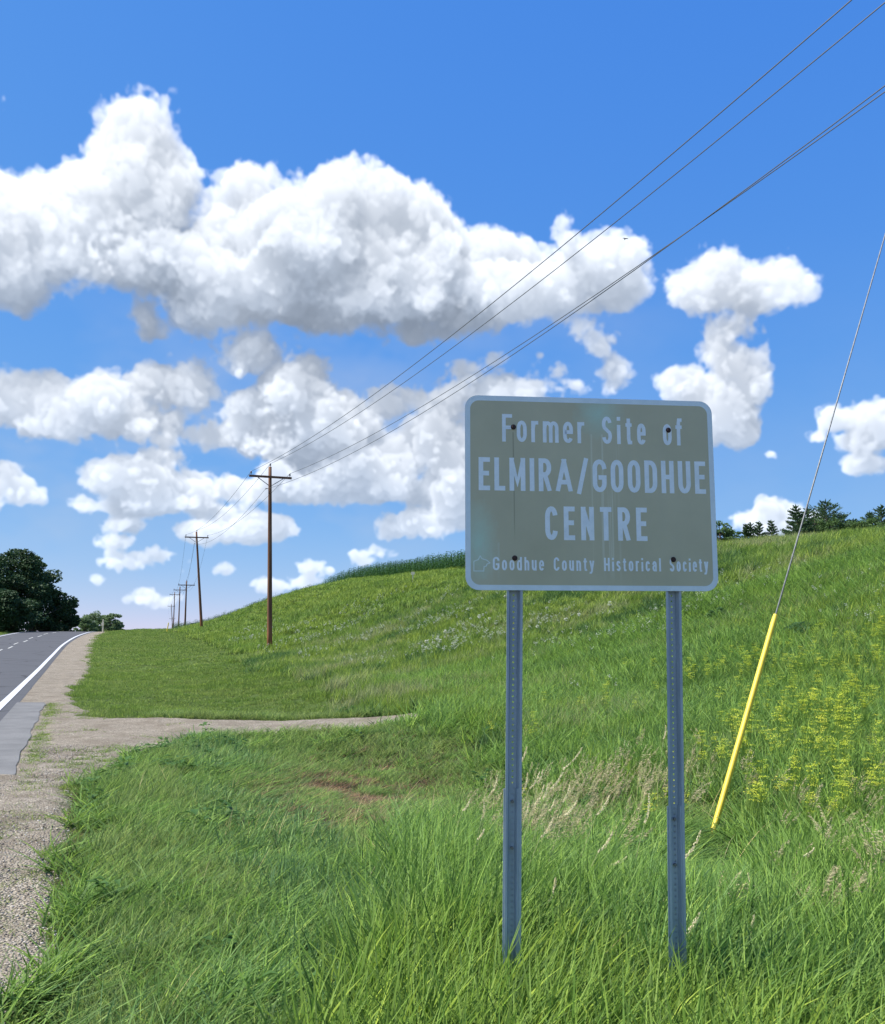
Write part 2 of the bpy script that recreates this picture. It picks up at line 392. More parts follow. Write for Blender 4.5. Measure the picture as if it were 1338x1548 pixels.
c = ma.mix(ma.math('MULTIPLY', n2, .5), c, (.10, .10, .105, 1)); c = ma.mix(ma.ramp(n4, [(.55, (0, 0, 0)), (.7, (.25, .25, .25))]), c, (.06, .06, .065, 1))
cr = ma.vor(P, .22, 'Distance', 'DISTANCE_TO_EDGE'); wob = ma.noise(P, 1.2, 5, .7); crk = ma.math('LESS_THAN', ma.math('ADD', cr, ma.math('MULTIPLY', wob, .05)), .034); c = ma.mix(ma.math('MULTIPLY', crk, .7), c, (.022, .022, .024, 1))
ma.col(c); ma.bump(n, .5, .006)
mo = Mat('old_asphalt', .9, .2); P = mo.pos()
n = mo.noise(P, 70, 3, .8); n2 = mo.noise(P, 1.3, 5, .65)
c = mo.ramp(n, [(.3, (.14, .14, .135)), (.6, (.20, .198, .19)), (.8, (.29, .28, .26))])
c = mo.mix(mo.ramp(n2, [(.4, (0, 0, 0)), (.7, (.6, .6, .6))]), c, (.09, .092, .09, 1)); mo.col(c); mo.bump(n, .5, .006)
mw = Mat('road_paint', .6, .3); P = mw.pos(); n = mw.noise(P, 25, 5, .8)
mw.col(mw.ramp(n, [(.34, (.28, .29, .29)), (.46, (.58, .60, .62)), (.8, (.68, .70, .72))]))
my = Mat('faded_road_paint', .6, .3); P = my.pos(); n = my.noise(P, 25, 5, .8)
my.col(my.ramp(n, [(.35, (.25, .25, .23)), (.55, (.62, .62, .56))]))
strip('road', lambda y: -7.9, lambda y: .36, -30, 560, 1., ma.m, 0., 12)
strip('paved_shoulder', lambda y: .30, lambda y: .97+.02*math.sin(y*1.7)+.012*math.sin(y*4.3+1)+rnd.uniform(-.006, .006), 11.72, 24.2, .07, mo.m, .006, 4)
strip('edge_line', lambda y: -.095, lambda y: .095, -20, 560, .8, mw.m, .012, 2)
strip('far_edge_line', lambda y: -7.5, lambda y: -7.3, 20, 400, 1., mw.m, .006, 2)
dl = None
for k in range(14):
    y0 = 41+k*12.
    o = strip('lane_dash', lambda y: -3.82, lambda y: -3.70, y0, y0+3.4, .85, my.m, .006, 2)
    o = strip('lane_dash', lambda y: -3.56, lambda y: -3.44, y0+5, y0+8.4, .85, my.m, .006, 2)

mgr = Mat('gravel', .95, .15); P = mgr.pos()
v = mgr.vor(P, 75, 'Color'); vv = mgr.sep(v, 0); d = mgr.vor(P, 55); nb = mgr.noise(P, 1.6, 4, .6); n8 = mgr.noise(P, 9, 4, .7)
c = mgr.ramp(vv, [(0, (.17, .138, .10)), (.4, (.26, .222, .168)), (.75, (.35, .305, .235)), (1, (.50, .45, .37))])
c = mgr.mix(mgr.ramp(nb, [(.45, (0, 0, 0)), (.65, (.7, .7, .7))]), c, (.19, .155, .11, 1))
c = mgr.mix(mgr.ramp(n8, [(.5, (0, 0, 0)), (.8, (.8, .8, .8))]), c, (.17, .15, .11, 1))
mgr.col(c); mgr.bump(mgr.math('ADD', mgr.math('MULTIPLY', d, -1.), n8), 1., .02)
def build_gravel():
    ys = np.concatenate([np.arange(-10, 3, .3), np.arange(3, 24, .08), np.arange(24, 70, .4), np.arange(70, 300, 1.5)])
    ss = np.concatenate([np.arange(.28, 3.3, .08), np.arange(3.3, 10.4, .16)])
    Sg, Yg = np.meshgrid(ss, ys); Xg = Sg/.93+xl(Yg); g = gravel_in(Xg, Yg)
    lump = .012*np.sin(Xg*9+Yg*4)*np.sin(Yg*11-Xg*3)+.02*np.sin(Xg*2.1+1)*np.sin(Yg*1.7)
    Z = zt(Xg, Yg)+.012+lump*np.clip(g*4, 0, 1)-.085*np.clip(.35-g/.3, 0, 1)
    Z = np.where(Sg < np.where(Yg < 11.7, .44, 1.2), np.minimum(np.maximum(Z, road_z(Xg, Yg)-.02), road_z(Xg, Yg)-.004), Z)
    n, m = Z.shape; i = np.arange(n*m).reshape(n, m)
    F = np.stack([i[:-1, :-1], i[:-1, 1:], i[1:, 1:], i[1:, :-1]], -1).reshape(-1, 4)
    gf = np.maximum.reduce([g.ravel()[F[:, k]] for k in range(4)]) > -.15
    sf = Sg.ravel()[F].mean(1); V = np.stack([Xg, Yg, Z], -1).reshape(-1, 3)
    for nm, sel in (('gravel_shoulder', gf & (sf < 3.3)), ('gravel_driveway', gf & (sf >= 3.3))):
        f = F[sel]; u, inv = np.unique(f, return_inverse=True)
        tag(np_mesh(nm, V[u], inv.reshape(f.shape), mgr.m, smooth=True), kind='structure')
build_gravel()

# ------------------------------------------------------------------ grass and other small plants
def leaf_mat(name, cols, root=None, trans=.35, rough=.6, patch=.5, alt=None):
    """cols: ramp over the per-plant random number; root: colour of the lowest part of a blade"""
    m = Mat(name, rough, .25); P = m.pos()
    r = m.N('ShaderNodeObjectInfo').outputs['Random']
    c = m.ramp(r, [(i/(len(cols)-1), k) for i, k in enumerate(cols)])
    if alt:
        n = m.noise(P, patch, 4, .65); c = m.mix(m.ramp(n, [(.42, (0, 0, 0)), (.62, (1, 1, 1))]), c, g3(alt))
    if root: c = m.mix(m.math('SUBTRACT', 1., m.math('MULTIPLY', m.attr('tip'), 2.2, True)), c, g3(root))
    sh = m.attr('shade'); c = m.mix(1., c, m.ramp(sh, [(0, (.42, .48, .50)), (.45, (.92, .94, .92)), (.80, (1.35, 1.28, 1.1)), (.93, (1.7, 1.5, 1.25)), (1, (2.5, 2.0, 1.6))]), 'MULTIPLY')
    m.col(c)
    t = m.N('ShaderNodeBsdfTranslucent'); m.L(c, t.inputs[0])
    mx = m.N('ShaderNodeMixShader'); mx.inputs[0].default_value = trans
    m.L(m.b.outputs[0], mx.inputs[1]); m.L(t.outputs[0], mx.inputs[2])
    m.L(mx.outputs[0], m.nt.nodes['Material Output'].inputs[0])
    return m.m

def blades(n, rad, length, width, lean, spread, seg=4, seed=0, lj=.35, az0=0., flat=0., curl=1.0):
    """n grass blades; they lean towards +X (the wind) by `lean`, plus `spread` at random"""
    R = np.random.default_rng(seed); V = []; F = []; T = []; o = 0
    for k in range(n):
        a = R.uniform(0, 2*math.pi); rr = rad*math.sqrt(R.uniform()); b = np.array([rr*math.cos(a), rr*math.sin(a), -.02])
        Lb = length*(1-lj+2*lj*R.uniform())*(1.-.25*rr/max(rad, 1e-4)); w = width*R.uniform(.7, 1.25)
        d = np.array([lean*R.uniform(.5, 1.4)+R.normal()*spread, R.normal()*spread, 1.]); d /= np.linalg.norm(d)
        g = np.array([d[0]+lean*.8+R.normal()*.2, d[1]+R.normal()*.2, 0.]); gl = np.linalg.norm(g)+1e-6; g = g/gl
        side = np.cross(d, g); side /= np.linalg.norm(side)+1e-9
        ang = R.uniform(-1., 1.); side = side*math.cos(ang)+np.cross(d, side)*math.sin(ang)
        cu = curl*R.uniform(.25, 1.25); p = b.copy(); dirv = d.copy(); st = Lb/seg
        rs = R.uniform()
        for i in range(seg+1):
            t = i/seg; ww = w*(1-t**1.7)*.5+.0002
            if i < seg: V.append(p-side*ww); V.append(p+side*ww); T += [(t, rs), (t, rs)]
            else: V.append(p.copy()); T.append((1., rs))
            dirv = dirv+g*cu*(.12+.35*t)/seg*2.2-np.array([0, 0, cu*(.1+.5*t)/seg]); dirv /= np.linalg.norm(dirv); p = p+dirv*st
        for i in range(seg-1):
            q = o+2*i; F.append((q, q+1, q+3)); F.append((q, q+3, q+2))
        q = o+2*(seg-1); F.append((q, q+1, q+2)); o += 2*seg+1
    return np.array(V), np.array(F), np.array(T)

def join(parts):
    V = []; F = []; T = []; o = 0
    for v, f, t in parts: V.append(v); F.append(f+o); T.append(t if t.ndim == 2 else np.stack([t, t*0+.5], -1)); o += len(v)
    return np.concatenate(V), np.concatenate(F), np.concatenate(T)

def proto(name, vft, mat):
    V, F, T = vft
    return np_mesh(name, V, F, mat, link=False, attrs={'tip': T})

def scatter(name, protos, x, y, scale, lab, cat, rz=None, tilt=None, z=None, kind='stuff'):
    """stuff: one point object whose points carry instances of the plants in protos"""
    n = len(x)
    if n == 0: return
    if z is None: z = zt(x, y)-.01
    cl = bpy.data.collections.new(name+'_kinds')
    for p in protos: cl.objects.link(p)
    me = bpy.data.meshes.new(name); me.vertices.add(n)
    me.vertices.foreach_set('co', np.stack([x, y, z], -1).astype(np.float32).ravel())
    a = me.attributes.new('s', 'FLOAT_VECTOR', 'POINT')
    sc3 = np.asarray(scale, np.float32); sc3 = np.repeat(sc3[:, None], 3, 1) if sc3.ndim == 1 else sc3
    a.data.foreach_set('vector', sc3.ravel())
    rz = NR.normal(0, .85, n) if rz is None else rz
    tx = NR.normal(0, .09, n) if tilt is None else tilt
    r = np.stack([tx, NR.normal(0, .09, n) if tilt is None else tilt*0, rz], -1).astype(np.float32)
    a = me.attributes.new('r', 'FLOAT_VECTOR', 'POINT'); a.data.foreach_set('vector', r.ravel())
    a = me.attributes.new('k', 'INT', 'POINT'); a.data.foreach_set('value', NR.integers(0, len(protos), n).astype(np.int32))
    o = bpy.data.objects.new(name, me); COL.objects.link(o)
    ng = bpy.data.node_groups.new(name, 'GeometryNodeTree')
    ng.interface.new_socket('Geometry', in_out='INPUT', socket_type='NodeSocketGeometry')
    ng.interface.new_socket('Geometry', in_out='OUTPUT', socket_type='NodeSocketGeometry')
    N = ng.nodes.new; L = ng.links.new
    gi = N('NodeGroupInput'); go = N('NodeGroupOutput'); ip = N('GeometryNodeInstanceOnPoints'); ci = N('GeometryNodeCollectionInfo')
    ci.inputs['Collection'].default_value = cl; ci.inputs['Separate Children'].default_value = True; ci.inputs['Reset Children'].default_value = True
    def na(nm, t):
        q = N('GeometryNodeInputNamedAttribute'); q.data_type = t; q.inputs['Name'].default_value = nm
        return [s_ for s_ in q.outputs if s_.name == 'Attribute' and s_.enabled][0]
    L(gi.outputs[0], ip.inputs['Points']); L(ci.outputs[0], ip.inputs['Instance']); ip.inputs['Pick Instance'].default_value = True
    L(na('k', 'INT'), ip.inputs['Instance Index']); L(na('s', 'FLOAT_VECTOR'), ip.inputs['Scale'])
    er = N('FunctionNodeEulerToRotation'); L(na('r', 'FLOAT_VECTOR'), er.inputs[0]); L(er.outputs[0], ip.inputs['Rotation'])
    L(ip.outputs[0], go.inputs[0])
    md = o.modifiers.new('plants', 'NODES'); md.node_group = ng
    tag(o, lab, cat, kind=kind)
    return o

def wedge(y0, y1, dens, side=.60, pad=1.2):
    """random points in the part of the ground the camera can see, dens per square metre"""
    A = side*(y1**2-y0**2)+2*pad*(y1-y0); n = int(A*dens)
    y = np.sqrt(NR.uniform(y0**2, y1**2, n)); x = NR.uniform(-1, 1, n)*(side*y+pad)
    return x, y
def vnoise(x, y, sc, seed=0):
    R = np.random.default_rng(seed); g = R.uniform(0, 1, (64, 64))
    u = (x/sc) % 64; v = (y/sc) % 64; i = np.floor(u).astype(int); j = np.floor(v).astype(int); a = u-i; b = v-j; a = a*a*(3-2*a); b = b*b*(3-2*b)
    i1 = (i+1) % 64; j1 = (j+1) % 64
    return g[i % 64, j % 64]*(1-a)*(1-b)+g[i1, j % 64]*a*(1-b)+g[i % 64, j1]*(1-a)*b+g[i1, j1]*a*b
def fb(x, y, sc, seed=0): return .6*vnoise(x, y, sc, seed)+.3*vnoise(x, y, sc*.4, seed+1)+.1*vnoise(x, y, sc*.17, seed+2)

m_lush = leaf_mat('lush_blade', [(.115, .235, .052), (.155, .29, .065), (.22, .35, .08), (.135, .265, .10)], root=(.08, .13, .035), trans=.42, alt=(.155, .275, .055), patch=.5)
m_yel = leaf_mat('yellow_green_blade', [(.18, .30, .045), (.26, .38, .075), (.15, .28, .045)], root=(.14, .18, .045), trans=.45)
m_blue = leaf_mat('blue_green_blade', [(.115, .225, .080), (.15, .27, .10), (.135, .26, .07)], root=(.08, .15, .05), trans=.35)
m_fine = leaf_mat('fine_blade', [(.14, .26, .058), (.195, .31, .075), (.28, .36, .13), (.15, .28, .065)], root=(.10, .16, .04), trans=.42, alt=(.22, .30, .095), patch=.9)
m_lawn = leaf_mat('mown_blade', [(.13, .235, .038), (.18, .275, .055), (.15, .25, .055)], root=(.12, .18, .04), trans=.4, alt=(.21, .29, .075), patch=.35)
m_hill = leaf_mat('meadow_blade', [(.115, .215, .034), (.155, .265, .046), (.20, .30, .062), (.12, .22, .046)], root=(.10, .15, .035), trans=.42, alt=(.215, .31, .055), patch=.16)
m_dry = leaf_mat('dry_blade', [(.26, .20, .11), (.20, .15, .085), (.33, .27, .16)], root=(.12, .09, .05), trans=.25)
m_pan = leaf_mat('grass_panicle', [(.52, .44, .26), (.46, .40, .24), (.60, .52, .33), (.42, .42, .20)], trans=.3)
m_seed = leaf_mat('pale_seed_head', [(.72, .64, .42), (.80, .72, .50)], trans=.35)
m_straw = leaf_mat('straw', [(.50, .42, .24), (.42, .36, .20), (.58, .50, .30)], trans=.3)
m_white = leaf_mat('white_petal', [(.70, .72, .66), (.60, .64, .55), (.76, .76, .72)], trans=.3)
m_yf = leaf_mat('yellow_umbel', [(.52, .58, .05), (.44, .54, .055), (.62, .62, .07)], trans=.3)
m_weed = leaf_mat('broad_leaf', [(.05, .12, .03), (.075, .16, .035), (.10, .19, .05)], trans=.3)

def rg(f, n, *a, **k): return [f(i, *a, **k) for i in range(n)]
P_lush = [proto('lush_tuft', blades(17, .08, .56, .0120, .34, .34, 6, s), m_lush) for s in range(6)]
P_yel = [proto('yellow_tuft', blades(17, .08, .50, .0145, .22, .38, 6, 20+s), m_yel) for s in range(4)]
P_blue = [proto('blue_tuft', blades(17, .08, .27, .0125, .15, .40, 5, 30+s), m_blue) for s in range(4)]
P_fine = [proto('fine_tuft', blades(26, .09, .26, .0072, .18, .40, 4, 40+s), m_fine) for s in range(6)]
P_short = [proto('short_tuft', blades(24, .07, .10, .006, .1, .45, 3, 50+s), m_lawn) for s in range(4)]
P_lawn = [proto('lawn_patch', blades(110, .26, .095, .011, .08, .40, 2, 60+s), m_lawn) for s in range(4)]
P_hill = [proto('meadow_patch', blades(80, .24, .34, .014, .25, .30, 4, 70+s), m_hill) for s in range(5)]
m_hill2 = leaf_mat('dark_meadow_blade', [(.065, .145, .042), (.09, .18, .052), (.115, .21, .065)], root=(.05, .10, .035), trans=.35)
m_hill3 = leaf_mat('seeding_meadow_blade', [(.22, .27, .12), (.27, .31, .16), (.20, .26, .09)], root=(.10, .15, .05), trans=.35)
P_hill2 = [proto('dark_meadow_patch', blades(70, .24, .36, .018, .2, .38, 4, 170+s), m_hill2) for s in range(3)]
P_hill3 = [proto('pale_meadow_patch', blades(70, .24, .38, .009, .3, .3, 4, 180+s), m_hill3) for s in range(3)]
P_far = [proto('far_meadow_patch', blades(120, .60, .42, .030, .22, .30, 3, 80+s), m_hill) for s in range(4)]
P_straw = [proto('straw_tuft', blades(5, .10, .50, .0045, .35, .40, 4, 190+s), m_straw) for s in range(3)]
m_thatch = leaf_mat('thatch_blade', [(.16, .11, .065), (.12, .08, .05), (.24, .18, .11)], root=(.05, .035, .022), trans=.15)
P_dry = [proto('dry_tuft', blades(26, .11, .20, .007, .25, .6, 4, 90+s), m_thatch) for s in range(3)]

def panicle(seed, mat_n=14):
    """a stem with an open, nodding seed panicle blown to one side"""
    R = np.random.default_rng(seed); parts = []; 
    for st in range(5):
        Ls = R.uniform(.42, .62); a = R.uniform(-.35, .35); le = R.uniform(.35, .6); b = np.array([R.uniform(-.06, .06), R.uniform(-.06, .06), 0.])
        pts = [b+np.array([le*math.cos(a)*t*t*.6, math.sin(a)*le*t*t*.5, t*(1-.18*t)])*Ls for t in np.linspace(0, 1, 7)]
        V = []; F = []; T = []
        for i, p in enumerate(pts): V += [p-np.array([.0009, 0, 0]), p+np.array([.0009, 0, 0])]; T += [1, 1]
        for i in range(6): q = 2*i; F += [(q, q+1, q+3), (q, q+3, q+2)]
        parts.append((np.array(V), np.array(F), np.array(T, float)))
        V = []; F = []; T = []; o = 0
        for k in range(26):
            t = R.uniform(.68, 1.0); i = min(int(t*6), 5); p = pts[i]+(pts[i+1]-pts[i])*(t*6-i)
            d = np.array([1.+R.normal()*.5, R.normal()*.5, .25+R.normal()*.35]); d /= np.linalg.norm(d); l = R.uniform(.015, .045)*(1.35-t)*2
            s_ = np.cross(d, R.normal(size=3)); s_ /= np.linalg.norm(s_); w = .0028
            V += [p, p+d*l*.6+s_*w, p+d*l, p+d*l*.6-s_*w]; F += [(o, o+1, o+2), (o, o+2, o+3)]; T += [1]*4; o += 4
        parts.append((np.array(V), np.array(F), np.array(T, float)))
    return join(parts)
P_pan = [proto('panicle_tuft', panicle(100+s), m_pan) for s in range(4)]

def umbel_plant(seed, h, nh, disc, nd, petal):
    """green stems; returns (stem part, flower part)"""
    R = np.random.default_rng(seed); SV = []; SF = []; FV = []; FF = []; so = fo = 0
    for k in range(nh):
        a = R.uniform(0, 6.28); r = R.uniform(.02, .10)*h; top = np.array([r*math.cos(a)+.08*h, r*math.sin(a), h*R.uniform(.7, 1.)]); w = np.array([.0025, 0, 0])
        SV += [w*-1, w, top+w*.5, top-w*.5]; SF += [(so, so+1, so+2), (so, so+2, so+3)]; so += 4
        for q in range(nd):
            aa = R.uniform(0, 6.28); rr = disc*math.sqrt(R.uniform()); c = top+np.array([rr*math.cos(aa), rr*math.sin(aa), R.uniform(-.004, .012)]); s_ = petal*R.uniform(.7, 1.2)
            u = np.array([math.cos(aa), math.sin(aa), R.normal()*.3])*s_; v = np.array([-math.sin(aa), math.cos(aa), R.normal()*.3])*s_
            FV += [c-u, c-v, c+u, c+v]; FF += [(fo, fo+1, fo+2), (fo, fo+2, fo+3)]; fo += 4
    return (np.array(SV), np.array(SF), np.ones(so)), (np.array(FV), np.array(FF), np.ones(fo))
def two_mat(name, a, b, m1, m2):
    V, F, T = join([a, b]); o = np_mesh(name, V, F, m1, link=False, attrs={'tip': T}); o.data.materials.append(m2)
    idx = np.zeros(len(F), np.int32); idx[len(a[1]):] = 1; o.data.polygons.foreach_set('material_index', idx); return o
P_wf = []; P_yf = []; P_yfar = []; P_wfar = []
for s_ in range(3):
    a, b = umbel_plant(200+s_, .48, 7, .020, 6, .008); P_wf.append(two_mat('white_flower_plant', a, b, m_weed, m_white))
    a, b = umbel_plant(210+s_, .50, 9, .05, 5, .022); P_wfar.append(two_mat('white_flower_clump', a, b, m_weed, m_white))
    a, b = umbel_plant(220+s_, .60, 9, .040, 16, .0062)
    lf = blades(20, .09, .42, .018, .15, .5, 4, 230+s_); a = join([a, lf]); P_yf.append(two_mat('yellow_flower_plant', a, b, m_hill, m_yf))
def broad(seed, n=16, L=.11):
    R = np.random.default_rng(seed); V = []; F = []; o = 0
    for k in range(n):
        a = R.uniform(0, 6.28); h = R.uniform(.02, .22); r = R.uniform(0, .06); b = np.array([r*math.cos(a), r*math.sin(a), h])
        d = np.array([math.cos(a), math.sin(a), R.uniform(-.1, .6)]); d /= np.linalg.norm(d); s_ = np.cross(d, [0, 0, 1]); s_ /= np.linalg.norm(s_); l = L*R.uniform(.6, 1.2); w = l*.28
        V += [b, b+d*l*.4+s_*w+[0, 0, .01], b+d*l-[0, 0, .02], b+d*l*.4-s_*w+[0, 0, .01], b+d*l*.45-[0, 0, .004]]
        F += [(o, o+1, o+4), (o+1, o+2, o+4), (o+2, o+3, o+4), (o+3, o, o+4)]; o += 5
    return np.array(V), np.array(F), np.ones(o)
P_weed = [proto('broad_weed', broad(240+s), m_weed) for s in range(3)]

def sow():
    # ---- foreground, y 1.5 .. 26
    x, y = wedge(1.8, 7, 330); x2, y2 = wedge(7, 14, 150); x3, y3 = wedge(14, 27, 70)
    x = np.concatenate([x, x2, x3]); y = np.concatenate([y, y2, y3]); s = S(x, y)
    g = gravel_in(x, y)+.10*(fb(x, y, .35, 3)-.5)*3; keep = (g < 0) & (s > 1.0); x, y, s, g = x[keep], y[keep], s[keep], g[keep]
    u = NR.uniform(0, 1, len(x)); n1 = fb(x, y, 1.3, 9); n2 = fb(x, y, .5, 19)
    depth_in = np.clip(-g/.5, 0, 1)                      # 0 at the gravel edge
    lushness = np.clip((x-(-.50+.03*y))/.9+.2+(n1-.5)*1.6, 0, 1)       # tall grass stands right of this line
    lushness = np.where(y > 9, np.clip((s-6.8)/1.6+(n1-.5), 0, 1), lushness)
    hole = 1.1*np.exp(-(((x+1.15)/1.2)**2+((y-12.6)/2.3)**2))+.6*np.exp(-(((x+1.0)/.8)**2+((y-9.3)/.7)**2))+.7*np.exp(-(((x-1.6)/1.3)**2+((y-10.6)/1.1)**2))
    isdry = (NR.uniform(0, 1, len(x)) < 1.3*hole*np.clip((n2-.25)*3, 0, 1))
    beyond = y > 19.4
    lawn = beyond & (s < 9.5)
    kind = np.where(isdry, 5, np.where(lawn, 4, np.where(u*.99 < lushness, 0, 1)))
    mixl = (kind == 1) & (NR.uniform(0, 1, len(x)) < .16+.5*(n2 > .62)); kind[mixl] = 0
    small = mixl
    yl = (kind == 0) & (x > -.6) & (y < 4.9) & (n1+.35*(4.9-y) > .48); kind[yl] = 2
    bl = (kind == 1) & ((np.abs(s-(2.75+.06*y)) < .45+.3*(n1-.3)) & (n1 > .36) & (u < .62)) & (y > 3) & (y < 16); kind[bl] = 3
    sh = (kind == 1) & (depth_in < .30+.6*n2); kind[sh] = 4
    P_all = [P_lush, P_fine, P_yel, P_blue, P_short, P_dry]
    names = ['tall_grass', 'fine_grass', 'bright_grass', 'blue_green_grass', 'short_grass', 'dry_grass']
    labs = ['long green grass blown over to the right around the sign posts', 'fine grey green grass filling the roadside ditch', 'bright yellow green grass in the foreground below the sign',
            'blue green grass standing along the gravel shoulder', 'short bright grass at the edge of the gravel', 'dead brown grass round the hollow before the driveway']
    base = [1.0, 1.0, .95, 1.0, 1.05, 1.0]
    for k in range(6):
        q = kind == k
        if k == 4: q &= ~lawn
        # far plants grow wider so fewer of them still cover the ground
        w = np.interp(y[q], [5, 12, 26], [1, 1.3, 2.0]); h = base[k]*(.72+.55*n1[q])*NR.uniform(.8, 1.15, q.sum())
        if k == 0: h = h*np.interp(y[q], [3, 4.2, 6, 8, 26], [.88, 1.14, .90, .80, .85])*(1-.80*np.exp(-((x[q]-.279*y[q])/.32)**2)*np.clip((y[q]-5.6)/1.2, 0, 1)*(y[q] < 9.2))
        if k == 0: h = h*np.where(small[q], .50, 1.)
        h = h*(1-.5*np.clip(np.exp(-(((x[q]+1.2)/1.2)**2+((y[q]-10.6)/2.4)**2))*1.3, 0, 1))
        if k == 0: h = h*(1+.14*np.exp(-((x[q]-1.15)/.35)**2-((y[q]-4.1)/.3)**2))
        if k in (1, 3): h = h*(.55+.45*depth_in[q])*np.interp(x[q], [-1.2, .4], [1., .9])
        if k == 4: h = h*np.interp(depth_in[q], [0, .4], [.5, 1.])
        scatter(names[k], P_all[k], x[q], y[q], np.stack([w, w, h], -1), labs[k], 'grass')
    # sprouts in the gravel
    x, y = wedge(3, 24, 130); g = gravel_in(x, y); s = S(x, y); n = fb(x, y, .8, 33)
    line = np.exp(-((s-1.12)/.13)**2)*(y < 24)*(y > 9)
    strip2 = np.exp(-((s-np.interp(y, *GE)+.35)/.3)**2)*(y < 15)
    kp = (g > 0) & (s > 1.03) & (NR.uniform(0, 1, len(x)) < .95*line+.85*strip2*(n > .38)+.22*(n > .50))
    x, y = x[kp], y[kp]; w = NR.uniform(.6, 1.1, len(x))*(1+.5*(y > 9))
    scatter('gravel_sprouts', P_short, x, y, np.stack([w, w, w*NR.uniform(.35, .75, len(x))], -1), 'low weeds sprouting through the gravel shoulder', 'weeds')
    # ---- mown verge beyond the driveway
    x, y = wedge(19.3, 45, 15); x2, y2 = wedge(45, 125, 4.5); x = np.concatenate([x, x2]); y = np.concatenate([y, y2]); s = S(x, y)
    lim = np.interp(y, [19, 26, 45, 90, 130], [8.5, 9.5, 10.5, 11, 11])+(fb(x, y, 4, 41)-.5)*2+NR.normal(size=len(x))*.9
    kp = (gravel_in(x, y) < -.02) & (s > 1.5) & (s < lim); x, y = x[kp], y[kp]; n = fb(x, y, 3, 51)
    w = np.interp(y, [20, 45, 46, 120], [1, 1.5, 2.0, 3.2])*NR.uniform(.7, 1.2, len(x)); h = (.55+1.1*n)*NR.uniform(.7, 1.4, len(x))*np.interp(y, [20, 60, 120], [1.0, 1.2, 1.8])
    scatter('mown_grass', P_lawn, x, y, np.stack([w, w, h], -1), 'mown green verge between the gravel shoulder and the hillside', 'grass')
    q = NR.uniform(0, 1, len(x)) < .14*(n > .45)*(y < 60); scatter('verge_tussocks', P_hill, x[q], y[q], np.stack([w[q]*.6, w[q]*.6, NR.uniform(.3, .6, q.sum())], -1), 'loose taller tussocks in the mown verge', 'grass')
    # taller line of uncut grass along the far edge of the driveway
    n = 1400; x = NR.uniform(-6.2, 9, n); y = 19.75+NR.normal(0, .14, n)+edge_noise(x, x)*.5; kp = gravel_in(x, y) < 0; x, y = x[kp], y[kp]
    scatter('driveway_edge_grass', P_fine, x, y, np.stack([np.full(len(x), 1.5)]*2+[NR.uniform(.5, 1.1, len(x))], -1), 'uncut dark line of grass on the far edge of the driveway', 'grass')
    # ---- hillside meadow
    x, y = wedge(8, 24, 22); x2, y2 = wedge(24, 50, 13); X = np.concatenate([x, x2]); Y = np.concatenate([y, y2])
    s = S(X, Y); lim = np.interp(Y, [8, 12, 19, 26, 45, 90], [9, 8.5, 8.2, 9.3, 10.5, 11])+(fb(X, Y, 4, 41)-.5)*2+NR.normal(size=len(X))*.5-.4
    kp = (s > lim) & (s < 33) & (gravel_in(X, Y) < 0); X, Y, s = X[kp], Y[kp], s[kp]; n = fb(X, Y, 5, 61); n2 = fb(X, Y, 1.2, 71)
    w = np.interp(Y, [8, 24, 50], [.8, 1.2, 1.7]); h = (.55+.5*n+.45*n2)*NR.uniform(.85, 1.15, len(X))*np.interp(Y, [8, 20, 50], [1.0, 1.15, 1.1])
    nn = fb(X, Y, 2.6, 63)+.12*NR.normal(size=len(X)); sel = np.where(nn < .30, 1, np.where(nn > .66, 2, 0))
    for kk, (pp, nm, lb) in enumerate(((P_hill, 'meadow_grass', 'uneven green meadow grass covering the hillside'), (P_hill2, 'dark_meadow_grass', 'darker blue green clumps scattered through the hillside meadow'), (P_hill3, 'seeding_meadow_grass', 'paler seeding drifts of grass on the hillside'))):
        q = sel == kk; scatter(nm, pp, X[q], Y[q], np.stack([w, w, h], -1)[q], lb, 'grass')
    x, y = wedge(50, 82, 3.0); x2, y2 = wedge(82, 140, 1.5); X = np.concatenate([x, x2]); Y = np.concatenate([y, y2]); s = S(X, Y)
    kp = (s > 10.5+(fb(X, Y, 4, 41)-.5)*2) & (s < 34); X, Y = X[kp], Y[kp]; n = fb(X, Y, 7, 61)
    w = np.interp(Y, [50, 140], [1.1, 1.7]); h = (.6+.8*n)*NR.uniform(.85, 1.15, len(X))
    scatter('far_meadow_grass', P_far, X, Y, np.stack([w, w, h], -1), 'meadow grass on the far slope and skyline of the hill', 'grass')
    # left verge across the road
    n = 2600; y = NR.uniform(60, 150, n); x = xl(y)-9.0/.93-NR.uniform(0, 1, n)**1.5*22
    w = NR.uniform(1.2, 2., n); scatter('left_verge_grass', P_lawn, x, y, np.stack([w*1.4, w*1.4, w*1.6], -1), 'grass verge across the road below the dark trees', 'grass')
    # ---- flowers
    x, y = wedge(18, 62, 9); s = S(x, y); n = fb(x, y, 3.2, 81); b = fb(x, y, 9, 85)
    pr = np.clip((n-.50)*5, 0, 1)*np.exp(-((s-15.5)/4.2)**2)*np.clip((b-.28)*4, .15, 1)
    kp = (NR.uniform(0, 1, len(x)) < pr*.85) & (s > 10.5); x, y = x[kp], y[kp]
    w = np.interp(y, [18, 60], [.8, 1.1]); scatter('white_flowers', P_wf, x, y, np.stack([w*1.2, w*1.2, w*1.15], -1), 'patches of small white wildflowers across the hillside grass', 'wildflowers')
    x, y = wedge(30, 75, 2.5); s = S(x, y); n = fb(x, y, 3., 91)
    kp = (NR.uniform(0, 1, len(x)) < np.clip((n-.56)*6, 0, 1)*np.exp(-((s-14)/3.)**2)) & (s > 10.5); x, y = x[kp], y[kp]
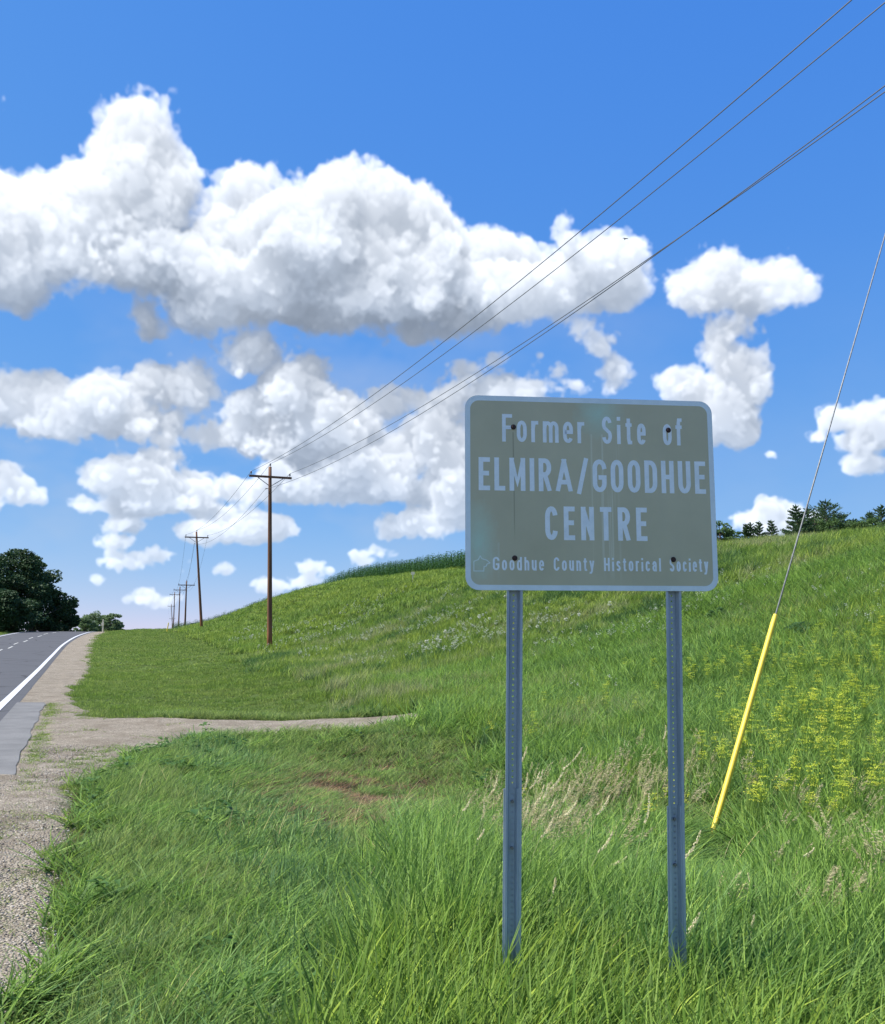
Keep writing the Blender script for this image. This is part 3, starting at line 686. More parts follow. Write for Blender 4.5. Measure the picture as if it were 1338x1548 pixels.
    scatter('far_white_flowers', P_wfar, x, y, NR.uniform(.7, 1., len(x)), 'drifts of white flowers low on the slope near the first utility pole', 'wildflowers')
    x, y = wedge(7.5, 20, 22); s = S(x, y); n = fb(x, y, 1.4, 95)
    pr = np.clip((x/y-.235+.1*(n-.5))/.09, 0, 1)*np.clip((n-.36)*5, 0, 1)*np.clip((19-y)/3, 0, 1)+.10*(x/y > .05)*(n > .55)
    pr = pr+.35*np.clip((x/y-.27)/.06, 0, 1)*np.clip((19-y)/3, 0, 1); kp = (NR.uniform(0, 1, len(x)) < pr*.55) & (s > 5.5); x, y = x[kp], y[kp]; w = NR.uniform(.8, 1.15, len(x))*.95
    kp = ~((abs(x-.279*y) < .25) & (y < 9)); x, y, w = x[kp], y[kp], w[kp]
    scatter('yellow_flowers', P_yf, x, y, w, 'yellow umbel wildflowers massed behind the yellow guy guard', 'wildflowers')
    # ---- seed panicles
    cx = [(1.55, 10.2, 1.0, 1.0, 52), (2.1, 11.2, .8, .8, 36), (1.95, 5.5, .5, .3, 22), (2.9, 6.4, .6, .8, 24), (1.25, 8.4, .6, .7, 26), (.6, 8.2, .4, .8, 26), (3.4, 8, .7, .9, 26)]
    X = []; Y = []
    for a, b, sx, sy, n in cx: X.append(NR.normal(a, sx*.6, n)); Y.append(NR.normal(b, sy*.7, n))
    X = np.concatenate(X); Y = np.concatenate(Y)
    kp = ~((abs(X-.279*Y) < .3) & (Y > 5.6) & (Y < 9)); X, Y = X[kp], Y[kp]
    scatter('seeding_grass', P_pan, X, Y, NR.uniform(.7, 1.05, len(X)), 'brownish feathery seed panicles leaning with the wind between the posts', 'seeding grass')
    x, y = wedge(2.5, 12, 6.5); n = fb(x, y, .9, 131); kp = (gravel_in(x, y) < -.3) & (NR.uniform(0, 1, len(x)) < np.clip(n*1.6-.3, .05, 1)); x, y = x[kp], y[kp]
    scatter('dead_straw', P_straw, x, y, NR.uniform(.5, .95, len(x)), 'dead straw coloured stems standing among the green roadside grass', 'dry grass')
    # ---- broad weeds
    x, y = wedge(3, 20, 5); n = fb(x, y, 1., 101); kp = (n > .56) & (gravel_in(x, y) < -.2) & ~((abs(x-.279*y) < .35) & (y > 5.5) & (y < 9.3)) & ~((abs(x+1.1) < 1.6) & (y > 9) & (y < 16)); x, y = x[kp], y[kp]
    scatter('broad_leaf_weeds', P_weed, x, y, NR.uniform(.7, 1.3, len(x)), 'broad leaved weeds among the roadside grass', 'weeds')
    # ---- loose stones on the shoulder
    x, y = wedge(3.2, 15, 520); g = gravel_in(x, y); s = S(x, y); kp = (g > -.05) & (s > np.where(y < 11.6, .42, 1.0)) & (s < 5); x, y = x[kp], y[kp]
    R = np.random.default_rng(3); prs = []
    ms = Mat('stone', .9, .2); rr = ms.N('ShaderNodeObjectInfo').outputs['Random']
    ms.col(ms.ramp(rr, [(0, (.16, .13, .10)), (.4, (.30, .26, .205)), (.8, (.42, .375, .305)), (1, (.58, .54, .47))]))
    ico = [(0,0,1),(.89,0,.45),(.28,.85,.45),(-.72,.53,.45),(-.72,-.53,.45),(.28,-.85,.45),(.72,.53,-.45),(-.28,.85,-.45),(-.89,0,-.45),(-.28,-.85,-.45),(.72,-.53,-.45),(0,0,-1)]
    fi = [(0,1,2),(0,2,3),(0,3,4),(0,4,5),(0,5,1),(1,6,2),(2,7,3),(3,8,4),(4,9,5),(5,10,1),(6,7,2),(7,8,3),(8,9,4),(9,10,5),(10,6,1),(11,7,6),(11,8,7),(11,9,8),(11,10,9),(11,6,10)]
    for k in range(4):
        v = np.array(ico)*R.uniform(.65, 1.2, (12, 1))*np.array([.011, .009, .006]); prs.append(np_mesh('pebble', v, fi, ms.m, link=False))
    z = zt(x, y)+.014; z = np.where(S(x, y) < np.where(y < 11.7, .44, 1.2), np.minimum(z, road_z(x, y)-.01), z)
    scatter('gravel_stones', prs, x, y, NR.uniform(.35, 1.2, len(x))**1.3, 'loose pale stones covering the gravel shoulder', 'gravel', rz=NR.uniform(0, 6.28, len(x)), z=z)
    # ---- corn on the ridge
    m_corn = leaf_mat('corn_leaf', [(.035, .10, .025), (.05, .13, .03), (.07, .15, .04)], trans=.3)
    pr = []
    for k in range(4):
        R = np.random.default_rng(300+k); parts = []
        V = np.array([[-.015, 0, 0], [.015, 0, 0], [.008, 0, 1.9], [-.008, 0, 1.9], [0, -.015, 0], [0, .015, 0], [0, .008, 1.9], [0, -.008, 1.9]]); parts.append((V, np.array([(0,1,2),(0,2,3),(4,5,6),(4,6,7)]), np.ones(8)))
        for j in range(11):
            h = .25+j*.155; a = (j % 2)*math.pi+R.normal()*.35; L_ = R.uniform(.6, .85)*(1-.03*j); d = np.array([math.cos(a), math.sin(a)]); V = []; F = []
            for i in range(5):
                t = i/4; p = np.array([d[0]*L_*t*.85, d[1]*L_*t*.85, h+L_*(.75*t-1.0*t*t)]); w = .045*(1-t**2)+.003; sd = np.array([-d[1], d[0], 0])*w; V += [p-sd, p+sd]
            for i in range(4): q = 2*i; F += [(q, q+1, q+3), (q, q+3, q+2)]
            parts.append((np.array(V), np.array(F), np.ones(len(V))))
        pr.append(proto('corn_plant', join(parts), m_corn))
    Sg, Yg = np.meshgrid(np.arange(28.2, 46, .76), np.arange(52, 190, .34)); Sg = Sg.ravel()+NR.normal(0, .05, Sg.size); Yg = Yg.ravel()+NR.normal(0, .05, Yg.size)
    kp = (Sg < 28.2+5.5+np.clip((Yg-60)*.09, 0, 12)); Sg, Yg = Sg[kp], Yg[kp]; s2 = NR.uniform(8.5, 30, 1500); y2 = NR.uniform(133, 146, 1500); Sg = np.concatenate([Sg, s2]); Yg = np.concatenate([Yg, y2]); X = Sg/.93+xl(Yg)
    sc_ = NR.uniform(.82, 1.08, len(X))*.88
    scatter('corn_field', pr, X, Yg, sc_, 'rows of dark green corn standing along the ridge line left of the sign', 'corn field', rz=NR.uniform(-.6, .6, len(X)))
sow()

# ------------------------------------------------------------------ trees and shrubs
bark = Mat('bark', .9, .1); n = bark.noise(bark.obj(), 6, 5, .7, (1, 1, .25)); bark.col(bark.ramp(n, [(.3, (.055, .042, .032)), (.7, (.14, .115, .09))])); bark.bump(n, .8, .03)
def foliage_mat(name, a, b, trans=.22):
    m = Mat(name, .65, .25); P = m.obj(); n = m.noise(P, .9, 4, .7); n2 = m.noise(P, 7., 2, .6)
    c = m.mix(m.math('ADD', m.math('MULTIPLY', n, .7), m.math('MULTIPLY', n2, .3)), g3(a), g3(b)); m.col(c)
    t = m.N('ShaderNodeBsdfTranslucent'); m.L(c, t.inputs[0]); mx = m.N('ShaderNodeMixShader'); mx.inputs[0].default_value = trans
    m.L(m.b.outputs[0], mx.inputs[1]); m.L(t.outputs[0], mx.inputs[2]); m.L(mx.outputs[0], m.nt.nodes['Material Output'].inputs[0]); return m.m
f_dark = foliage_mat('dark_foliage', (.022, .055, .024), (.055, .105, .036), .2)
f_mid = foliage_mat('mid_foliage', (.12, .19, .085), (.21, .29, .14), .45)
f_spruce = foliage_mat('spruce_foliage', (.045, .095, .040), (.09, .15, .060), .3)
f_shrub = foliage_mat('shrub_foliage', (.06, .12, .035), (.115, .19, .055))

def leaf_quads(C, D, L, W, R):
    """one 2-triangle leaf per centre, long axis D"""
    n = len(C); D = D/np.linalg.norm(D, axis=1, keepdims=True); q = R.normal(size=(n, 3)); sd = np.cross(D, q); sd /= np.linalg.norm(sd, axis=1, keepdims=True)
    L = np.asarray(L).reshape(-1, 1)*np.ones((n, 1)); W = np.asarray(W).reshape(-1, 1)*np.ones((n, 1))
    V = np.stack([C-D*L*.5, C+sd*W*.5, C+D*L*.5, C-sd*W*.5], 1).reshape(-1, 3); i = np.arange(n)*4
    return V, np.concatenate([np.stack([i, i+1, i+2], -1), np.stack([i, i+2, i+3], -1)])

def broad_tree(name, loc, H, Wd, seed, fm, lab, group=None, nb=70, nl=240, leaf=.34, low=.06, cat='tree', squash=1., full=0.):
    R = np.random.default_rng(seed); t = thing(name, loc, lab, cat, group)
    mb = MB(); r0 = H*.022+.03; ax = [(R.normal()*.02*H*k/5, R.normal()*.02*H*k/5, -.3+(H*.86+.3)*k/5) for k in range(6)]; ax[0] = (0, 0, -.3)
    mb.tube(ax, [r0*(1.25-1.1*k/5) for k in range(6)], 8)
    CC = []; DD = []
    for b in range(nb):
        # clump centres spread through an uneven ellipsoid
        v = R.normal(size=3); v /= np.linalg.norm(v); rr = R.uniform(.35, 1.)**.45
        zc = (v[2]*.5*rr+.5); z = H*(low+(1-low)*zc*.93); prof = (math.sin(math.pi*min(1, max(.04, zc*.92+.06))**.8))**.55; prof = max(prof, full)
        bump = 1+.18*math.sin(3*math.atan2(v[1], v[0])+seed)+.12*R.normal()
        c = np.array([v[0]*rr*Wd*.5*prof*bump/math.sqrt(max(.05, 1-v[2]**2*.6)), v[1]*rr*Wd*.5*prof*bump*squash/math.sqrt(max(.05, 1-v[2]**2*.6)), z])
        hz = max(H*.08, min(H*.8, z-.35*math.hypot(c[0], c[1])-.04*H)); k = hz/H/.86*5; i = int(min(4, max(0, k))); f = k-i
        p0 = np.array(ax[i])*(1-f)+np.array(ax[i+1])*f
        if b % 2 == 0: mb.tube([p0, p0*.5+c*.5+[0, 0, -.02*H], c], [r0*.35, r0*.2, .012*H/8], 5)
        out = c-np.array([0, 0, z]); out = out/(np.linalg.norm(out)+.01)
        cr = Wd*R.uniform(.085, .15); m = int(nl*R.uniform(.6, 1.3))
        q = R.normal(size=(m, 3)); q /= np.linalg.norm(q, axis=1, keepdims=True); q *= R.uniform(.2, 1, (m, 1))**.4*cr*np.array([1.15, 1.15, .62])
        CC.append(c+q+out*0); DD.append(q*.6/cr+out*.8+R.normal(size=(m, 3))*.5+np.array([0, 0, -.15]))
    C = np.concatenate(CC); D = np.concatenate(DD); V, F = leaf_quads(C, D, leaf*R.uniform(.6, 1.3, len(C)), leaf*.55*R.uniform(.7, 1.2, len(C)), R)
    mb.build('trunk', bark.m, t, smooth=True); np_mesh('crown', V, F, fm, parent=t); return t

def conifer(name, loc, H, Wd, seed, fm, lab, group=None, sparse=1., nwh=None, cat='tree'):
    R = np.random.default_rng(seed); t = thing(name, loc, lab, cat, group); mb = MB(); r0 = .02*H+.015
    lx, ly = R.normal()*.02*H, R.normal()*.02*H; mb.tube([(0, 0, -.2), (lx*.4, ly*.4, H*.5), (lx, ly, H)], [r0, r0*.55, .006], 7)
    CC = []; DD = []; nw = nwh or int(H*3.2)+5
    for w in range(nw):
        f = (w+.5)/nw; z = H*(.06+.9*f); L0 = Wd*.5*(1-f)**.85+.08; nbh = R.integers(5, 8)
        for b in range(nbh):
            a = 6.283*b/nbh+R.uniform(-.4, .4)+w; L = L0*R.uniform(.6, 1.2); up = R.uniform(-.05, .4)+.5*f
            d = np.array([math.cos(a), math.sin(a), up]); p0 = np.array([lx*f, ly*f, z]); tipp = p0+d*L+np.array([0, 0, -.06*L])
            mb.tube([p0, p0+d*L*.5, tipp], [.012*H/4+.003, .006, .003], 4, cap=False)
            m = int(34*sparse*L/Wd*4)+6; s_ = R.uniform(.12, 1, m)**.8; c = p0+d*L*s_[:, None]; q = R.normal(size=(m, 3))*np.array([.05, .05, .03])*L0*1.2
            CC.append(c+q); DD.append(d*.8+R.normal(size=(m, 3))*.45+np.array([0, 0, .1]))
    m = 14; zz = R.uniform(.9, 1.02, m); CC.append(np.stack([lx+R.normal(size=m)*.015, ly+R.normal(size=m)*.015, H*zz], -1)); DD.append(np.array([0, 0, 1.])+R.normal(size=(m, 3))*.3)
    C = np.concatenate(CC); D = np.concatenate(DD); V, F = leaf_quads(C, D, .17*R.uniform(.6, 1.3, len(C)), .035*R.uniform(.7, 1.4, len(C)), R)
    mb.build('trunk', bark.m, t, smooth=True); np_mesh('crown', V, F, fm, parent=t); return t

def ground_at(px, Y):
    x = (px-669.)/1405.*Y; return Vector((x, Y, float(zt(x, Y))))
def top_h(px, py, Y, base_z): return at(px, py, Y).z-base_z

f_slope = foliage_mat('slope_foliage', (.07, .15, .05), (.12, .22, .08), .35)
GT = 'dark trees across the road'
big = [  # px, top py, Y, width m, label
    (14, 814, 126, 11.5, 'tallest rounded dark tree at the left picture edge across the road'),
    (-55, 850, 120, 11, 'dark tree cut off by the left picture edge'),
    (50, 834, 132, 8.2, 'dark tree right of the tallest rounded one, its shoulder sloping down'),
    (76, 882, 138, 6.6, 'dark lower tree with ragged right side over the road'),
    (97, 905, 146, 4.6, 'small ragged dark tree at the right end of the dark clump'),
    (-5, 885, 112, 8, 'low dark tree standing in front of the clump beside the verge')]
for i, (px, py, Y, W_, lab) in enumerate(big):
    g = ground_at(px, Y); H_ = top_h(px, py, Y, g.z)
    broad_tree('dark_tree', g, H_, W_, 400+i, f_dark, lab, GT, nb=95 if W_ > 10 else 60, nl=230, leaf=.42, low=.0)
FT = 'lighter trees beyond the road crest'
for i, (px, py, Y, W_, lab) in enumerate([
    (131, 930, 215, 5.2, 'small pale green tree right beside the dark clump beyond the crest'), (143, 921, 225, 5.4, 'tallest of the pale green trees beyond the road crest'),
    (156, 925, 235, 5, 'pale green tree behind the tan marker post'), (169, 924, 225, 5.4, 'rounded pale green tree second from the right beyond the crest'),
    (180, 937, 230, 3., 'darkest small tree at the right end of the far row')]):
    g = ground_at(px, Y); H_ = top_h(px, py, Y, g.z)
    broad_tree('far_tree', g, H_, W_, 430+i, f_mid, lab, FT, nb=60, nl=110, leaf=.42, low=-.05, full=.8)
CT = 'young conifers on the ridge'
for i, (px, py, Y, W_, lab) in enumerate([
    (1213, 764, 44, 1.4, 'narrow conifer beside the guy wire on the ridge'), (1227, 768, 46, 1.9, 'dense conifer just right of the guy wire'),
    (1257, 756, 45, 2.5, 'widest spiky conifer on the ridge with twin tips'), (1246, 775, 47, 1.9, 'short dark conifer tucked left of the widest one'), (1278, 778, 46, 1.7, 'small conifer right of the widest spiky one'),
    (1297, 785, 47, 1.5, 'lowest conifer in the gap of the ridge row'), (1321, 774, 47, 2.0, 'green conifer near the right picture edge'), (1340, 764, 46, 2.2, 'conifer cut by the right picture edge')]):
    g = ground_at(px, Y); H_ = top_h(px, py, Y, g.z)
    conifer('young_conifer', g, H_, W_*rnd.uniform(1.1, 1.5), 450+i, f_spruce, lab, CT, sparse=1.3, nwh=rnd.randint(9, 13))
ST = 'sparse saplings on the ridge'
for i, (px, py, lab) in enumerate([(1131, 793, 'thin bare topped sapling nearest the leafy bush'), (1139, 791, 'thin sapling second from the leafy bush'), (1153, 789, 'spiky thin sapling in the middle of the ridge gap'), (1172, 787, 'spiky thin sapling nearest the dense conifers')]):
    g = ground_at(px, 44); H_ = top_h(px, py, 44, g.z)
    conifer('young_sapling', g, H_, .9, 470+i, f_spruce, lab, ST, sparse=.55)
for i, (px, py, Y, W_, lab) in enumerate([(1092, 786, 41, 1.25, 'leafy green bush on the ridge against the right edge of the sign'), (1108, 797, 41.5, .8, 'small leafy bush right of the bigger one on the ridge'), (1238, 780, 44, 1.6, 'low rounded bush in front of the dense conifer'), (1270, 781, 44, 1.5, 'low rounded bush below the widest spiky conifer'), (1304, 784, 44, 1.8, 'low leafy bush filling the gap before the lowest conifer'), (1332, 779, 44, 1.6, 'low leafy bush at the right picture edge on the ridge')]):
    g = ground_at(px, Y); H_ = top_h(px, py, Y, g.z)
    broad_tree('ridge_bush', g, H_, W_, 480+i, f_shrub, lab, 'leafy bushes on the ridge', nb=40, nl=70, leaf=.09, low=.0, cat='bush')
for i, (px, py, Y, W_, H0, lab) in enumerate([(1088, 880, 24, .6, .42, 'small dark bush on the slope by the lower right corner of the sign'), (1218, 903, 19.5, 1.1, .33, 'low dark green bush alone on the slope right of the guy wire')]):
    g = ground_at(px, Y); broad_tree('slope_bush', g, H0, W_, 490+i, f_slope, lab, None, nb=30, nl=60, leaf=.07, low=.0, cat='bush')
# scrub along the skyline left of the corn
for i, (px, py, Y, W_, lab) in enumerate([(297, 938, 150, 2.6, 'leftmost dark scrub bush behind the second utility pole'), (316, 937, 150, 2.6, 'dark scrub bush just right of the second utility pole'), (334, 934, 145, 2.4, 'low scrub bush further right of the second utility pole')]):
    g = ground_at(px, Y); H_ = top_h(px, py, Y, g.z)
    broad_tree('scrub_bush', g, max(1., H_), W_, 500+i, f_dark, lab, 'scrub on the skyline', nb=34, nl=60, leaf=.28, low=-.1, cat='bush', full=.8)

# ------------------------------------------------------------------ utility line
wood = Mat('pole_wood', .85, .15); P = wood.obj(); n = wood.noise(P, 5, 6, .7, (1, 1, .06)); n2 = wood.noise(P, .8, 3, .5, (1, 1, .5))
c = wood.ramp(n, [(.3, (.085, .042, .026)), (.5, (.16, .082, .050)), (.75, (.25, .145, .09))]); c = wood.mix(wood.math('MULTIPLY', n2, .45), c, (.13, .075, .05, 1)); zz = wood.math('SUBTRACT', 1., wood.math('MULTIPLY', wood.sep(P, 2), .45), True); c = wood.mix(wood.math('MULTIPLY', zz, .9), c, (.30, .125, .055, 1)); wood.col(c); wood.bump(n, .6, .01)
steel = Mat('galvanised_brace', .5, .5, .6); steel.col((.22, .22, .23, 1))
porc = Mat('porcelain', .25, .5); porc.col((.16, .15, .16, 1))
wirem = Mat('bare_conductor', .5, .4, .4); wirem.col((.10, .105, .115, 1))
guym = Mat('steel_strand', .6, .4, .3); n = guym.noise(guym.obj(), 30, 2, .5); guym.col(guym.ramp(n, [(.4, (.20, .21, .21)), (.6, (.27, .28, .28))]))

def lathe(mb, c, prof, n=10):
    vs = []; fs = []
    for r, z in prof:
        for k in range(n): a = 6.283185*k/n; vs.append((c[0]+r*math.cos(a), c[1]+r*math.sin(a), c[2]+z))
    for i in range(len(prof)-1):
        for k in range(n): k2 = (k+1) % n; fs.append((i*n+k, i*n+k2, (i+1)*n+k2, (i+1)*n+k))
    fs.append(tuple(range(n-1, -1, -1))); fs.append(tuple(range((len(prof)-1)*n, len(prof)*n))); mb.add(vs, fs)

def utility_pole(base, arm_h, rz, lab, lean=(0, 0), r0=.155):
    """arm_h: crossarm height over the base; local X runs along the crossarm"""
    t = thing('utility_pole', base, lab, 'utility pole', 'wooden utility poles along the road', rz)
    def px_(z): return Vector((lean[0]*z/arm_h, lean[1]*z/arm_h, z))
    mb = MB(); zs = np.linspace(-.4, arm_h+.62, 9); mb.tube([px_(z) for z in zs], [r0-.06*max(0, z)/arm_h for z in zs], 14); mb.build('pole_shaft', wood.m, t, smooth=True)
    a = px_(arm_h); mb = MB(); mb.box((a.x, a.y-.155, a.z), (2.46, .09, .12)); mb.build('crossarm', wood.m, t)
    for s_ in (-1, 1):
        mb = MB(); mb.tube([(a.x+s_*.78, a.y-.205, a.z-.04), (a.x+s_*.08, a.y-.13, a.z-.50)], .022, 6); mb.build('brace', steel.m, t)
    tops = []
    for dx, dy, dz, h in ((-1.12, -.155, .06, .22), (1.12, -.155, .06, .22), (0, 0, .62, .20)):
        mb = MB(); c = (a.x+dx, a.y+dy, a.z+dz)
        lathe(mb, c, [(.012, 0), (.012, h*.35), (.05, h*.36), (.062, h*.45), (.04, h*.6), (.045, h*.7), (.05, h*.8), (.028, h*.9), (.036, h)]); mb.build('insulator', porc.m, t, smooth=True)
        tops.append(Vector(c)+Vector((0, 0, h*.92)))
    mb = MB(); nz = a.z-.66; mb.tube([(a.x-.10, a.y, nz), (a.x-.24, a.y, nz), (a.x-.26, a.y, nz-.06)], .022, 6); mb.build('neutral_bracket', steel.m, t)
    tops.append(Vector((a.x-.26, a.y, nz-.05)))
    M = Matrix.Translation(Vector(base)) @ Matrix.Rotation(rz, 4, 'Z')
    return [M @ p for p in tops]
poles = [ # arm centre px, row, Y, lean
    ((408.5, 722), 53.), ((298.5, 813), 98.), ((281.9, 884.6), 140.), ((272., 892.), 184.), ((264., 899.), 235.), ((259.3, 916.5), 312.), ((260.5, 935.5), 400.)]
P0 = Vector((7.23, 12.4, 0)); cent = [P0]+[at(a[0], a[1], Y) for a, Y in poles]
labs = ['brown wooden utility pole standing just outside the right picture edge', 'nearest tall wooden utility pole with crossarm at the foot of the hill', 'second wooden utility pole, leaning, at the end of the hill skyline',
        'third utility pole, rightmost of the far group on the horizon', 'fourth utility pole, between the third and fifth on the horizon', 'fifth utility pole, left of the fourth on the horizon', 'sixth utility pole, small, leftmost on the horizon', 'farthest tiny utility pole, only its top showing beyond the crest']
pts = []
for i, c in enumerate(cent):
    d = (cent[min(i+1, len(cent)-1)]-cent[max(i-1, 0)]); rz = math.atan2(d.y, d.x)-math.pi/2
    bz = float(zt(c.x, c.y)); az_ = EYE+9.0 if i == 0 else c.z
    lean = (0, 0)
    bx = c.x
    if i == 2: lean = (-.85, 0); bx = c.x+.80
    if i == 1: lean = (-.22, 0); bx = c.x+.21
    if i == 6: lean = (-.9, 0); bx = c.x+.9
    pts.append(utility_pole((bx, c.y, bz), az_-bz, rz, labs[i], lean))
for k, (lab, sag, rad) in enumerate((('power line on the left ends of the crossarms', .75, .0105), ('power line on the right ends of the crossarms', .75, .0105), ('topmost power line over the pole tops', .75, .0105), ('lower neutral wire on the brackets under the crossarms', .95, .0095))):
    P_ = []
    d0 = pts[0][k]-pts[1][k]; back = pts[0][k]+d0*.9
    chain = [back]+[p[k] for p in pts]
    for a, b in zip(chain[:-1], chain[1:]):
        for j in range(24):
            t_ = j/24; q = a.lerp(b, t_); P_.append(Vector((q.x, q.y, q.z-4*sag*t_*(1-t_))))
    P_.append(chain[-1]); mb = MB(); mb.tube(P_, rad, 5); o = mb.build('power_line', wirem.m); tag(o, lab, 'power line', 'wires on the utility poles')

# guy wire
gA = at(1073, 1275, 8.6); gT = Vector((pts[0][2].x-.12, pts[0][2].y-.1, EYE+8.3)); gd = (gT-gA).normalized()
t = thing('guy_wire', (gA.x, gA.y, float(zt(gA.x, gA.y))), 'steel guy wire with a bright yellow plastic guard rising out of the grass', 'guy wire'); off = Vector(t.location)
mb = MB(); mb.tube([gA-gd*.45-off, gT-off], .0085, 8); mb.build('wire', guym.m, t, smooth=True)
yel = Mat('yellow_plastic', .45, .45); n = yel.noise(yel.obj(), 6, 5, .7); n2 = yel.noise(yel.obj(), 60, 3, .6); yel.col(yel.mix(yel.ramp(n2, [(.6, (0, 0, 0)), (.8, (.35, .35, .35))]), yel.ramp(n, [(.3, (.66, .48, .03)), (.7, (.84, .64, .06))]), (.42, .34, .12, 1)))
def guard(A, B, r, parent, name='guard'):
    """half-round split tube, open on one side, with thickness"""
    d = (B-A).normalized(); u = d.cross(Vector((0, 1, 0))).normalized(); w = d.cross(u); vs = []; fs = []; n = 12
    for p, sc_ in ((A, 1.), (A.lerp(B, .97), .96), (B, .8)):
        for rr in (r, r*.86):
            for k in range(n+1):
                a = -.35+(2*math.pi-.6)*k/n; vs.append(p+(u*math.cos(a)+w*math.sin(a))*rr*sc_)
    m = n+1
    for j in range(2):
        for k in range(n):
            a = j*2*m+k; fs.append((a, a+1, a+2*m+1, a+2*m)); b = a+m; fs.append((b+1, b, b+2*m, b+2*m+1))
        for k in (0, n): a = j*2*m+k; fs.append((a, a+m, a+3*m, a+2*m))
    for j in (0, 2):
        for k in range(n): a = j*2*m+k; fs.append((a, a+m, a+m+1, a+1))
    mb = MB(); mb.add(vs, fs); return mb.build(name, yel.m, parent, smooth=False)
gTop = gA+gd*2.38
guard(gA-gd*.30-off, gTop-off, .0275, t)
mb = MB(); mb.tube([gA-gd*.9-off, gA-gd*.2-off], .011, 8); mb.build('anchor_rod', steel.m, t)
for k in (.25, .62, 1.05):
    pass

# small markers far off
g = ground_at(254, 104); t = thing('marker_post', g, 'small yellow marker leaning in the far verge below the distant poles', 'marker')
mb = MB(); mb.tube([(0, 0, -.1), (.16, 0, 1.02)], .055, 8); mb.build('post', yel.m, t); mb = MB(); mb.tube([(.16, 0, 1.0), (.17, 0, 1.10)], .035, 8); mb.build('cap', yel.m, t)
tan = Mat('tan_plastic', .6, .3); n = tan.noise(tan.obj(), 3, 3, .6); tan.col(tan.ramp(n, [(.3, (.66, .58, .40)), (.7, (.78, .72, .54))]))
g = ground_at(157.5, 117); t = thing('marker_post', (g.x, g.y, g.z), 'pale tan marker post at the road crest in front of the far trees', 'marker')
mb = MB(); mb.box((0, 0, .72), (.16, .06, 1.5)); mb.build('post', tan.m, t); mb = MB(); mb.box((-.03, -.05, .95), (.30, .03, .36)); mb.build('plate', tan.m, t); mb = MB(); mb.box((.02, -.04, 1.48), (.10, .04, .22)); mb.build('cap', tan.m, t)
g = ground_at(624, 66); t = thing('survey_stake', g, 'tiny pale stake on the hilltop in front of the corn', 'stake')
mb = MB(); mb.box((0, 0, .45), (.07, .03, 1.0)); mb.build('stake_post', tan.m, t); mb = MB(); mb.box((0, -.02, .84), (.26, .01, .20)); mb.build('flag', tan.m, t)

# bird
bm_ = Mat('dark_feathers', .8, .1); bm_.col((.02, .02, .022, 1))
bp = at(945.5, 361, 120); t = thing('bird', bp, 'tiny dark bird gliding before the big cloud', 'bird', rz=.3)
mb = MB(); mb.tube([(0, -.22, 0), (0, -.12, .01), (0, .05, 0), (0, .2, -.01), (0, .32, 0)], [.02, .05, .06, .035, .05], 8); mb.build('body', bm_.m, t, smooth=True)
for s_ in (-1, 1):
    mb = MB(); a = [(0, -.08, .02), (s_*.2, -.13, .07), (s_*.42, -.06, .03), (s_*.45, .0, .03), (s_*.2, .07, .06), (0, .1, .02)]
    mb.add(a+[(p[0], p[1], p[2]-.012) for p in a], [(0, 1, 2, 3, 4, 5), (11, 10, 9, 8, 7, 6)]+[(k, (k+1) % 6, (k+1) % 6+6, k+6) for k in range(6)]); mb.build('wing', bm_.m, t)

# ------------------------------------------------------------------ the sign
SW, SH = 1.20, .914
sx, sy = .105, 4.237; srz = math.atan2(.126, 1.19); sz0 = EYE+.0480*4.237
sgz = float(zt(.7, 4.3))
sign = thing('highway_sign', (sx, sy, sgz), 'weathered olive brown place sign with white lettering on two steel posts', 'road sign', rz=srz)
B0 = sz0-sgz                                      # height of the panel's lower edge over the base
def rrect(x0, z0, x1, z1, r, n=8):
    P_ = []
    for cx, cz, a0 in ((x1-r, z1-r, 0), (x0+r, z1-r, 90), (x0+r, z0+r, 180), (x1-r, z0+r, 270)):
        for k in range(n+1): a = math.radians(a0+90*k/n); P_.append((cx+r*math.cos(a), cz+r*math.sin(a)))
    return P_
mbor = Mat('reflective_white', .45, .4); P = mbor.obj(); n = mbor.noise(P, 9, 5, .7); mbor.col(mbor.ramp(n, [(.3, (.62, .74, .76)), (.7, (.74, .86, .88))]))
mlet = Mat('reflective_lettering', .5, .35); P = mlet.obj(); n = mlet.noise(P, 14, 5, .8); mlet.col(mlet.ramp(n, [(.32, (.70, .80, .81)), (.6, (.82, .91, .92))]))
mfac = Mat('faded_brown_sheeting', .5, .35); P = mfac.obj(); X_ = mfac.sep(P, 0); Z_ = mfac.sep(P, 2)
n = mfac.noise(P, 2.2, 5, .6); nst = mfac.noise(P, 26, 3, .6, (1, 1, .05)); nf = mfac.noise(P, 160, 2, .6)
c = mfac.ramp(n, [(.3, (.47, .455, .29)), (.7, (.58, .56, .37))])
c = mfac.mix(mfac.math('MULTIPLY', nst, .35), c, (.42, .43, .32, 1)); c = mfac.mix(mfac.math('MULTIPLY', nf, .12), c, (.45, .44, .34, 1))
def blob(cx, cz, rx, rz_, soft=1.):
    a = mfac.math('DIVIDE', mfac.math('SUBTRACT', X_, cx), rx); b = mfac.math('DIVIDE', mfac.math('SUBTRACT', Z_, cz), rz_)
    d = mfac.math('SQRT', mfac.math('ADD', mfac.math('MULTIPLY', a, a), mfac.math('MULTIPLY', b, b)))
    d = mfac.math('ADD', d, mfac.math('MULTIPLY', mfac.math('SUBTRACT', mfac.noise(P, 18, 5, .75), .5), .9))
    return mfac.math('SUBTRACT', 1., mfac.math('MULTIPLY', d, soft), True)
gr = (.48, .66, .52, 1)
c = mfac.mix(mfac.math('MULTIPLY', blob(.64, B0+.84, .13, .13), .9, True), c, gr)
